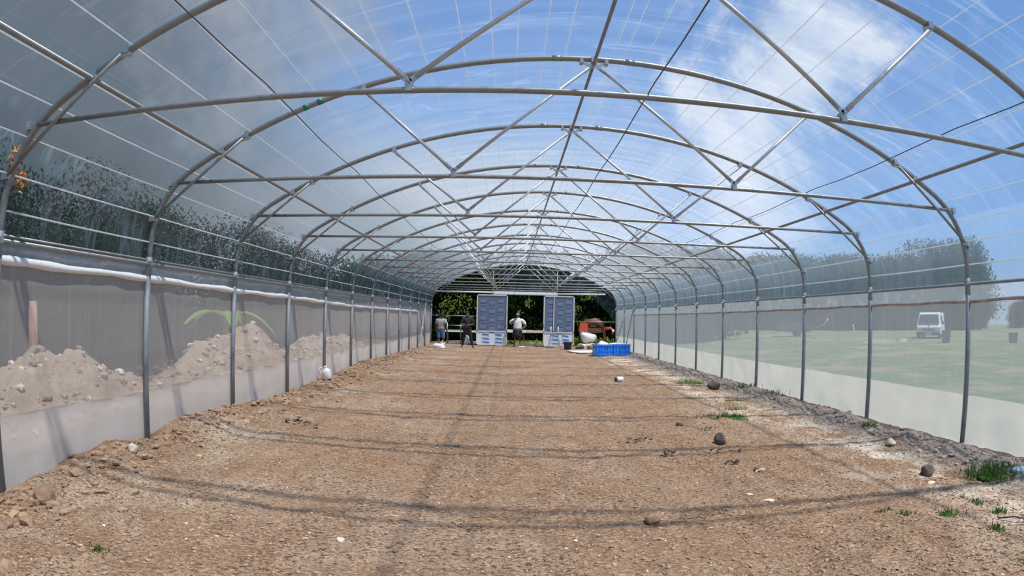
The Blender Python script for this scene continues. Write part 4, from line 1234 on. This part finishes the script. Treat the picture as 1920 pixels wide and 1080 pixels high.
# ------------------------------------------------------------------ trees
def leafcloud(n, blobs, size, seed, droop=.4):
    rg = np.random.default_rng(seed)
    bl = np.array(blobs, float)
    wgt = bl[:, 3]*bl[:, 4]; wgt = wgt/wgt.sum()
    bi = rng.choice(len(bl), n, p=wgt)
    d = rg.normal(size=(n, 3)); d /= np.linalg.norm(d, axis=1)[:, None]
    rr = rg.uniform(.55, 1.05, n)[:, None]
    c = bl[bi, :3]+d*rr*np.stack([bl[bi, 3], bl[bi, 3], bl[bi, 4]], 1)
    s = size*rg.uniform(.6, 1.3, n)
    a = rg.normal(size=(n, 3)); a[:, 2] -= droop; a /= np.linalg.norm(a, axis=1)[:, None]
    b = np.cross(a, rg.normal(size=(n, 3))); b /= np.linalg.norm(b, axis=1)[:, None]
    nn = np.cross(a, b)
    v = np.stack([c-a*s[:, None]*.5, c+b*s[:, None]*.22+nn*s[:, None]*.08, c+a*s[:, None]*.5, c-b*s[:, None]*.22+nn*s[:, None]*.08], 1)
    F = np.arange(n*4).reshape(n, 4)
    return v.reshape(-1, 3), F
def crown_blobs(h, rad, seed, low=.3, k=12):
    rg = np.random.default_rng(seed); out = []
    for i in range(k):
        a = rg.uniform(0, 6.28); q = rad*.75*math.sqrt(rg.uniform(0, 1))
        z = h*(low+(1-low)*rg.uniform(.05, .92))
        r_ = rad*rg.uniform(.35, .62)
        out.append((q*math.cos(a), q*math.sin(a), min(z, h-r_*.6), r_, r_*.8))
    return out
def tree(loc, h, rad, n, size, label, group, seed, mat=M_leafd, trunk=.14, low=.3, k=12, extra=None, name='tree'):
    t = thing(name, loc, label, 'tree', group)
    V, F = leafcloud(n, crown_blobs(h, rad, seed, low, k), size, seed)
    cr = quadmesh('crown', V, F, mat, t)
    rg = random.Random(seed); m = MB()
    m.tube([(0, 0, -.2), (rg.uniform(-.2, .2), rg.uniform(-.2, .2), h*.35), (rg.uniform(-.4, .4), 0, h*.8)], [trunk, trunk*.8, trunk*.3], 8)
    for i in range(4):
        a = rg.uniform(0, 6.28)
        m.tube([(0, 0, h*.3), (math.cos(a)*rad*.4, math.sin(a)*rad*.4, h*.5), (math.cos(a)*rad*.7, math.sin(a)*rad*.7, h*.65)], [trunk*.5, trunk*.35, trunk*.1], 6)
    m.build('trunk', M_bark, t, True)
    return t
# behind the far gable
GB = [(-11.5, 33, 5.0, 3.4), (-7.6, 32.2, 5.0, 3.2), (-4.0, 33.0, 5.2, 3.2), (-.6, 32.4, 5.3, 3.0), (2.6, 33.0, 5.3, 3.2), (6.0, 32.2, 5.0, 3.0), (9.4, 33.2, 5.0, 3.4), (13, 34, 5.0, 3.2)]
GL = ['left of the tunnel end', 'beside the left gable corner', 'behind the two standing people', 'straight behind the doorway', 'behind the right door', 'behind the red machine', 'right of the tunnel end', 'far right of the tunnel end']
for i, (x, y, h, rd) in enumerate(GB):
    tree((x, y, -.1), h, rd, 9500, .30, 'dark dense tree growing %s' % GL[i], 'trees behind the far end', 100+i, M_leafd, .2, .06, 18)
for i, (x, y) in enumerate(((-9, 38), (-5, 37.5), (-1.5, 38), (2, 37.5), (5.5, 38), (9, 37.5))):
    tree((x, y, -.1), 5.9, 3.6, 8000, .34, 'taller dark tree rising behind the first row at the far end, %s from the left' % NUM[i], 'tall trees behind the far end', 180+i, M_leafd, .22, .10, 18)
for i, (x, y) in enumerate(((-9.5, 31.2), (-6, 30.9), (-2.8, 31.3), (.4, 30.9), (3.4, 31.3), (6.6, 31.0), (10, 31.4))):
    t = thing('bush', (x, y, -.1), 'dark undergrowth bush behind the far end, %s from the left' % ['first', 'second', 'third', 'fourth', 'fifth', 'sixth', 'seventh'][i], 'bush', 'undergrowth behind the far end')
    V, F = leafcloud(3200, [(0, 0, .8, 1.9, 1.0), (.9, .5, 1.5, 1.2, 1.0), (-.9, .5, 1.4, 1.3, 1.0), (0, .6, 2.2, 1.5, .9)], .26, 500+i)
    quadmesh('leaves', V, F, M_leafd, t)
    m = MB()
    for a in range(4): m.tube([(0, 0, -.1), (math.cos(a*1.6)*.8, math.sin(a*1.6)*.8, 1.4)], [.05, .015], 6)
    m.build('stem', M_bark, t, True)
# sunlit sprays hanging in front of the dark trees
for i, (x, y, z, sx, sz, n, lab) in enumerate(((-3.6, 29.6, 2.2, 1.0, .75, 150, 'bright leafy branch hanging behind the two standing people'),
        (-4.5, 29.8, 1.7, .5, .8, 60, 'small bright branch beside the left gable corner'),
        (.35, 29.8, 2.3, .35, .25, 26, 'small bright branch in the top of the doorway'),
        (-.2, 29.8, 1.75, .25, .2, 12, 'sprig of bright leaves over the cap of the person in the doorway'),
        (3.6, 29.8, 2.75, .55, .3, 60, 'bright branch under the right gable corner'),
        (3.0, 29.6, 1.8, .45, .55, 80, 'bright leaves right of the right door'),
        (4.3, 29.6, 1.25, .25, .3, 22, 'pale leaves beside the red machine'))):
    t = thing('leafy_branch', (x, y, 0), lab, 'branch', 'bright branches behind the far end')
    V, F = leafcloud(n, [(0, 0, z, sx, sz)], .19, 300+i, 1.2)
    quadmesh('leaves', V, F, M_leafb, t)
    m = MB(); m.tube([(.1, 2.4, z+sz+1.5), (0, 1.0, z+sz*.8), (0, 0, z), (0, 0, z-sz*.5)], [.04, .03, .02, .008], 6); m.build('stem', M_bark, t, True)
t = thing('weed_clump', (3.35, 28.9, 0), 'green weeds growing behind the red machine', 'weeds')
m = MB(); m.add(*blades(300, 2.0, .8, .55, .05, 21, .8)); o = m.build('weed_leaves', M_leafb, t); o['kind'] = 'stuff'
m = MB(); m.add(*blades(120, .5, .4, .5, .05, 22, .8)); o = m.build('tall_weed', M_leafb, t); o.location = (.35, .2, 1.05); o['kind'] = 'stuff'
# left of the tunnel
LT = [(-13.5, -5, 4.7, 3.2), (-13.2, .5, 4.7, 3.2), (-14.0, 5, 5.1, 3.4), (-13.4, 9.5, 4.9, 3.2), (-14.0, 14, 5.2, 3.4), (-13.2, 19, 5.0, 3.2), (-14, 24.5, 5.2, 3.4), (-13.2, 30, 5.2, 3.4)]
for i, (x, y, h, rd) in enumerate(LT):
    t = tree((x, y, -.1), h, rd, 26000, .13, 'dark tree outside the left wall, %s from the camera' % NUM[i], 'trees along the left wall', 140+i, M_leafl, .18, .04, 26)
    if i == 1:
        for q, (bx, by, bz, br, bh) in enumerate(((2.6, 4.33, 4.35, .16, .26), (2.6, 4.58, 3.92, .14, .22), (2.6, 4.47, 4.55, .07, .09))):
            V, F = leafcloud(60, [(bx, by, bz, br, bh)], .16, 77+q)
            quadmesh('flower_cluster', V, F, M_orange, t)['label'] = 'orange flowers'
        m = MB(); m.tube([(0, 0, 2.5), (1.6, 2.748, 3.62), (2.6, 4.58, 3.82), (2.6, 4.33, 4.55)], [.06, .05, .04, .02], 6); m.build('branch', M_bark, t, True)
# understorey of dark bushes closing the gaps under the left trees
for i, (x, y) in enumerate(((-10.4, -1), (-10.6, 3), (-10.2, 7), (-10.8, 11), (-10.4, 15.5), (-10.6, 20.5), (-10.2, 26))):
    t = thing('bush', (x, y, -.1), 'dark bush under the left trees, %s from the camera' % NUM[i], 'bush', 'bushes under the left trees')
    V, F = leafcloud(2200, [(0, 0, .9, 1.7, 1.0), (.4, 1.4, .8, 1.4, .9), (-.3, -1.3, .8, 1.4, .9)], .28, 400+i)
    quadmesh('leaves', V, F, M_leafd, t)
    m = MB()
    for a in range(5): m.tube([(0, 0, -.1), (math.cos(a*1.3)*.8, math.sin(a*1.3)*.8, 1.0)], [.04, .015], 6)
    m.build('stem', M_bark, t, True)
# dirt heaps outside the left net
def heap(x, y, sx, sy, h, seed, label):
    n = 110
    X, Y = np.meshgrid(np.linspace(-1, 1, n), np.linspace(-1, 1, n))
    rr = np.sqrt(X*X+Y*Y)
    Z = h*np.clip(1-rr**1.6, 0, 1)*(.8+.45*fbm(X*2.6+seed, Y*2.6, 4, seed)) + .22*fbm(X*8, Y*8, 4, seed+3)*np.clip(1.1-rr, 0, 1) - .12
    o = quadmesh('dirt_heap', np.stack([X*sx, Y*sy, Z], -1).reshape(-1, 3), grid(n, n), M_mound, None, True)
    o.location = (x, y, 0)
    rg = np.random.default_rng(seed+50)
    for nm_, mt_, cnt in (('clods', M_hclod, 420), ('pale_lumps', M_stone, 160)):
        ii, jj = rg.integers(6, n-6, cnt), rg.integers(6, n-6, cnt)
        m = MB()
        for a_, b_ in zip(ii, jj):
            if Z[a_, b_] < .02: continue
            q = .02+.07*rg.uniform(0, 1)**2.5
            m.ico((X[a_, b_]*sx, Y[a_, b_]*sy, Z[a_, b_]+q*.2), (q*1.2, q, q*.7), 1, .25, int(rg.integers(1e6)))
        m.build(nm_, mt_, o)['kind'] = 'stuff'
    return tag(o, label, 'dirt heap', 'dirt heaps outside the left net')
heap(-6.95, 2.9, 1.9, 2.5, 1.0, 3, 'pale dirt heap outside the left net in the nearest bays')
heap(-7.0, 9.3, 1.8, 3.4, 1.2, 8, 'pale dirt heap outside the left net in the middle bays')
heap(-7.0, 16.0, 1.9, 3.4, 1.0, 12, 'pale dirt heap outside the left net in the far bays')
# stump and banana plant outside
m = MB(); m.tube([(0, 0, -.1), (.05, 0, .8), (.02, 0, 1.5)], [.10, .09, .07], 10)
o = m.build('stump', pbr('peeled_wood', (0.42, 0.24, 0.15), .9, noise=.3), None, True); o.location = (-8.6, 3.9, 0); tag(o, 'reddish bare stump behind the nearest dirt heap', 'stump')
t = thing('banana_plant', (-8.6, 11.2, .3), 'banana plant with long arched green leaves outside the left net', 'plant')
m = MB(); m.tube([(0, 0, -.6), (.03, 0, .5), (0, 0, 1.1)], [.09, .08, .05], 10); m.build('stem', pbr('banana_stem', (0.30, 0.32, 0.14), .7), t, True)
for i, a in enumerate((-.9, .2, 1.6, 2.9, 4.2)):
    nx = 9; V = []; F = []
    for j in range(nx):
        q = j/(nx-1); rr = 1.5*q; zz = 1.0+.9*q-1.35*q*q; wd = .20*math.sin(math.pi*min(1, q*.92+.06))
        for k_, s in enumerate((-1, 0, 1)):
            V.append((math.cos(a)*rr-math.sin(a)*wd*s, math.sin(a)*rr+math.cos(a)*wd*s, zz-(.05 if s == 0 else 0)))
    for j in range(nx-1):
        for k_ in (0, 1):
            b = j*3+k_; F.append((b, b+1, b+4, b+3))
    quadmesh('leaf', V, F, M_banana, t, True)

# far treeline beyond the lawn on the right
protos = []
for i, (h, rd) in enumerate(((8.5, 5.0), (7.4, 4.6), (9.2, 5.2))):
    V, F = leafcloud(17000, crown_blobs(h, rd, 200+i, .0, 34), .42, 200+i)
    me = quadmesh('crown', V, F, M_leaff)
    m = MB(); m.tube([(0, 0, -.3), (.2, 0, h*.4), (0, 0, h*.85)], [.28, .2, .08], 8); tr = m.build('trunk', M_bark, None, True)
    root = thing('tree', (0, 0, 0), '', 'tree', 'hazy treeline beyond the right field')
    me.parent = root; tr.parent = root
    protos.append(root)
line = []
for i in range(20):
    q = i/19
    x = 9 + q*45; y = 62 - 12*q + 3*math.sin(i*2.1)
    line.append((x, y, .85+.25*random.random()))
far = [(62, 55, .42), (66, 51, .38), (70, 47, .40), (74, 42, .36), (78, 37, .40), (80, 31, .36), (82, 25, .38), (70, 53, .45)]
for i, (x, y, s) in enumerate(line+far):
    src = protos[i % 3]
    o = src if i < 3 else copy_tree(src)
    o.location = (x, y, float(lawn_h(np.array([x]), np.array([y]))[0])-.1); o.scale = (s, s, s); o.rotation_euler = (0, 0, i*1.7)
    if i < len(line):
        o['label'] = 'tree in the tall hazy treeline beyond the right field'
    else:
        o['label'] = 'low distant tree under the strip of open sky at the right'
        o['group'] = 'low distant trees at the right'
# white van on the field
def lh(x, y): return float(lawn_h(np.array([x], float), np.array([y], float))[0])
vx, vy = 24.6, 24.9
t = thing('van', (vx, vy, lh(vx, vy)-.16), 'white van parked on the grass outside the right net', 'vehicle', None, math.radians(-48))
prof = [(-.10, .42), (-.10, .95), (.05, 1.10), (.42, 1.86), (.62, 1.95), (4.2, 1.97), (4.3, 1.85), (4.3, .42)]
m = MB(); V = []; n = len(prof)
for s, ins in ((-1, 0), (1, 0)):
    for (yy_, z) in prof:
        wd = .86 if z < 1.2 else .86-.14*(z-1.2)/.8
        V.append((s*wd, yy_, z))
Fq = [tuple(range(n))[::-1], tuple(range(n, 2*n))]+[(i, (i+1) % n, n+(i+1) % n, n+i) for i in range(n)]
m.add(V, Fq); body = m.build('van_body', M_vanw, t)
bv = body.modifiers.new('b', 'BEVEL'); bv.width = .07; bv.segments = 3
m = MB(); m.add([(-.72, .015, 1.18), (.72, .015, 1.18), (.64, .315, 1.80), (-.64, .315, 1.80), (-.72, .12, 1.16), (.72, .12, 1.16), (.64, .43, 1.78), (-.64, .43, 1.78)],
      [(0, 1, 2, 3), (4, 7, 6, 5), (0, 4, 5, 1), (1, 5, 6, 2), (2, 6, 7, 3), (3, 7, 4, 0)]); m.build('windscreen', M_glass, t)
for s in (-1, 1):
    m = MB(); m.box((s*.82, .95, 1.48), (.06, .9, .50), (0, s*-.17, 0)); m.build('side_window', M_glass, t)
    m = MB(); m.box((s*.62, -.115, .80), (.26, .05, .15)); m.build('headlight', M_alu, t)
    m = MB(); m.box((s*.98, .22, 1.25), (.14, .06, .22)); m.build('side_mirror', M_dgrey, t)
    for yy_ in (.62, 3.5):
        m = MB(); m.lathe([(.12, -.09), (.30, -.09), (.33, -.05), (.33, .05), (.30, .09), (.12, .09)], (0, 0, 0), 18); o = m.build('wheel', M_rubber, t, True)
        o.rotation_euler = (0, math.pi/2, 0); o.location = (s*.76, yy_, .36)
m = MB(); m.box((0, -.125, .78), (.86, .04, .12)); m.build('grille', M_dgrey, t)
t.scale = (.92, .92, .90)
m = MB(); m.box((0, -.14, .50), (1.72, .12, .20)); m.build('bumper', M_dgrey, t)
m = MB(); m.box((0, -.215, .50), (.42, .02, .10)); m.build('number_plate', M_white, t)
m = MB(); m.lathe([(.07, 0), (.07, .02)], (0, 0, 0), 20); o = m.build('badge', M_alu, t); o.rotation_euler = (math.pi/2, 0, 0); o.location = (0, -.10, 1.0)
# timber, bins, post and trailer on the field
for (x, y, s, rz, lab) in ((18.2, 21.8, (1.9, .25, .22), -.35, 'stack of pale timber lying on the grass left of the van'), (20.1, 22.2, (.5, .2, .16), -.2, 'short pale timber block between the stack and the van')):
    t = thing('timber', (x, y, lh(x, y)), lab, 'timber', None, rz)
    for q in range(2):
        m = MB(); m.box((.12*q, .02*q, s[2]*(.25+.5*q)), (s[0]*(1-.2*q), s[1], s[2]*.48)); m.build('board', M_timber, t)
def bin_(x, y, w_, h_, lab):
    t = thing('bin', (x, y, lh(x, y)-.05), lab, 'bin', 'dark bins on the field', -.7)
    m = MB(); m.lathe([(w_*.55, 0), (w_*.66, h_*.92), (w_*.70, h_*.94), (w_*.70, h_), (w_*.5, h_)], (0, 0, 0), 4); o = m.build('bin_body', M_binc, t); o.rotation_euler = (0, 0, math.pi/4)
    m = MB(); m.box((0, 0, h_+.015), (w_*.95, w_*.95, .04)); m.build('bin_lid', M_dgrey, t)
    return t
bin_(21.2, 19.7, .50, .66, 'dark bin standing on the grass in front of the van')
bin_(23.9, 17.25, .46, .52, 'dark bin on the grass at the right photo edge')
m = MB(); m.tube([(0, 0, 0), (-.28, 0, .85)], .035, 8); o = m.build('stake', M_white, None, True); o.location = (20.6, 27.5, lh(20.6, 27.5)); tag(o, 'white stake leaning in the grass beyond the right net', 'stake')
t = thing('bush', (12.89, 34.4, lh(12.89, 34.4)-.1), 'yellow flowering bush beyond the right net', 'bush')
V, F = leafcloud(420, [(0, 0, .9, .45, .7), (.3, 0, 1.5, .3, .3)], .16, 777)
quadmesh('leaves', V, F, M_yellow, t)
m = MB(); m.tube([(0, 0, -.1), (.1, 0, 1.2)], [.05, .02], 6); m.build('stem', M_bark, t, True)
t = thing('trailer', (19.5, 34, lh(19.5, 34)), 'grey low trailer on the field beyond the right net', 'trailer', None, -.5)
m = MB(); m.box((0, 0, .62), (2.6, 1.3, .55)); m.build('trailer_box', M_binc, t)
for s in (-1, 1):
    m = MB(); m.lathe([(.1, -.08), (.32, -.08), (.35, 0), (.32, .08), (.1, .08)], (0, 0, 0), 16); o = m.build('wheel', M_rubber, t, True); o.rotation_euler = (math.pi/2, 0, 0); o.location = (.2, s*.7, .33)
m = MB(); m.tube([(1.3, 0, .5), (2.3, 0, .9), (2.5, 0, 1.25)], .035, 8); m.build('drawbar', M_alu, t, True)
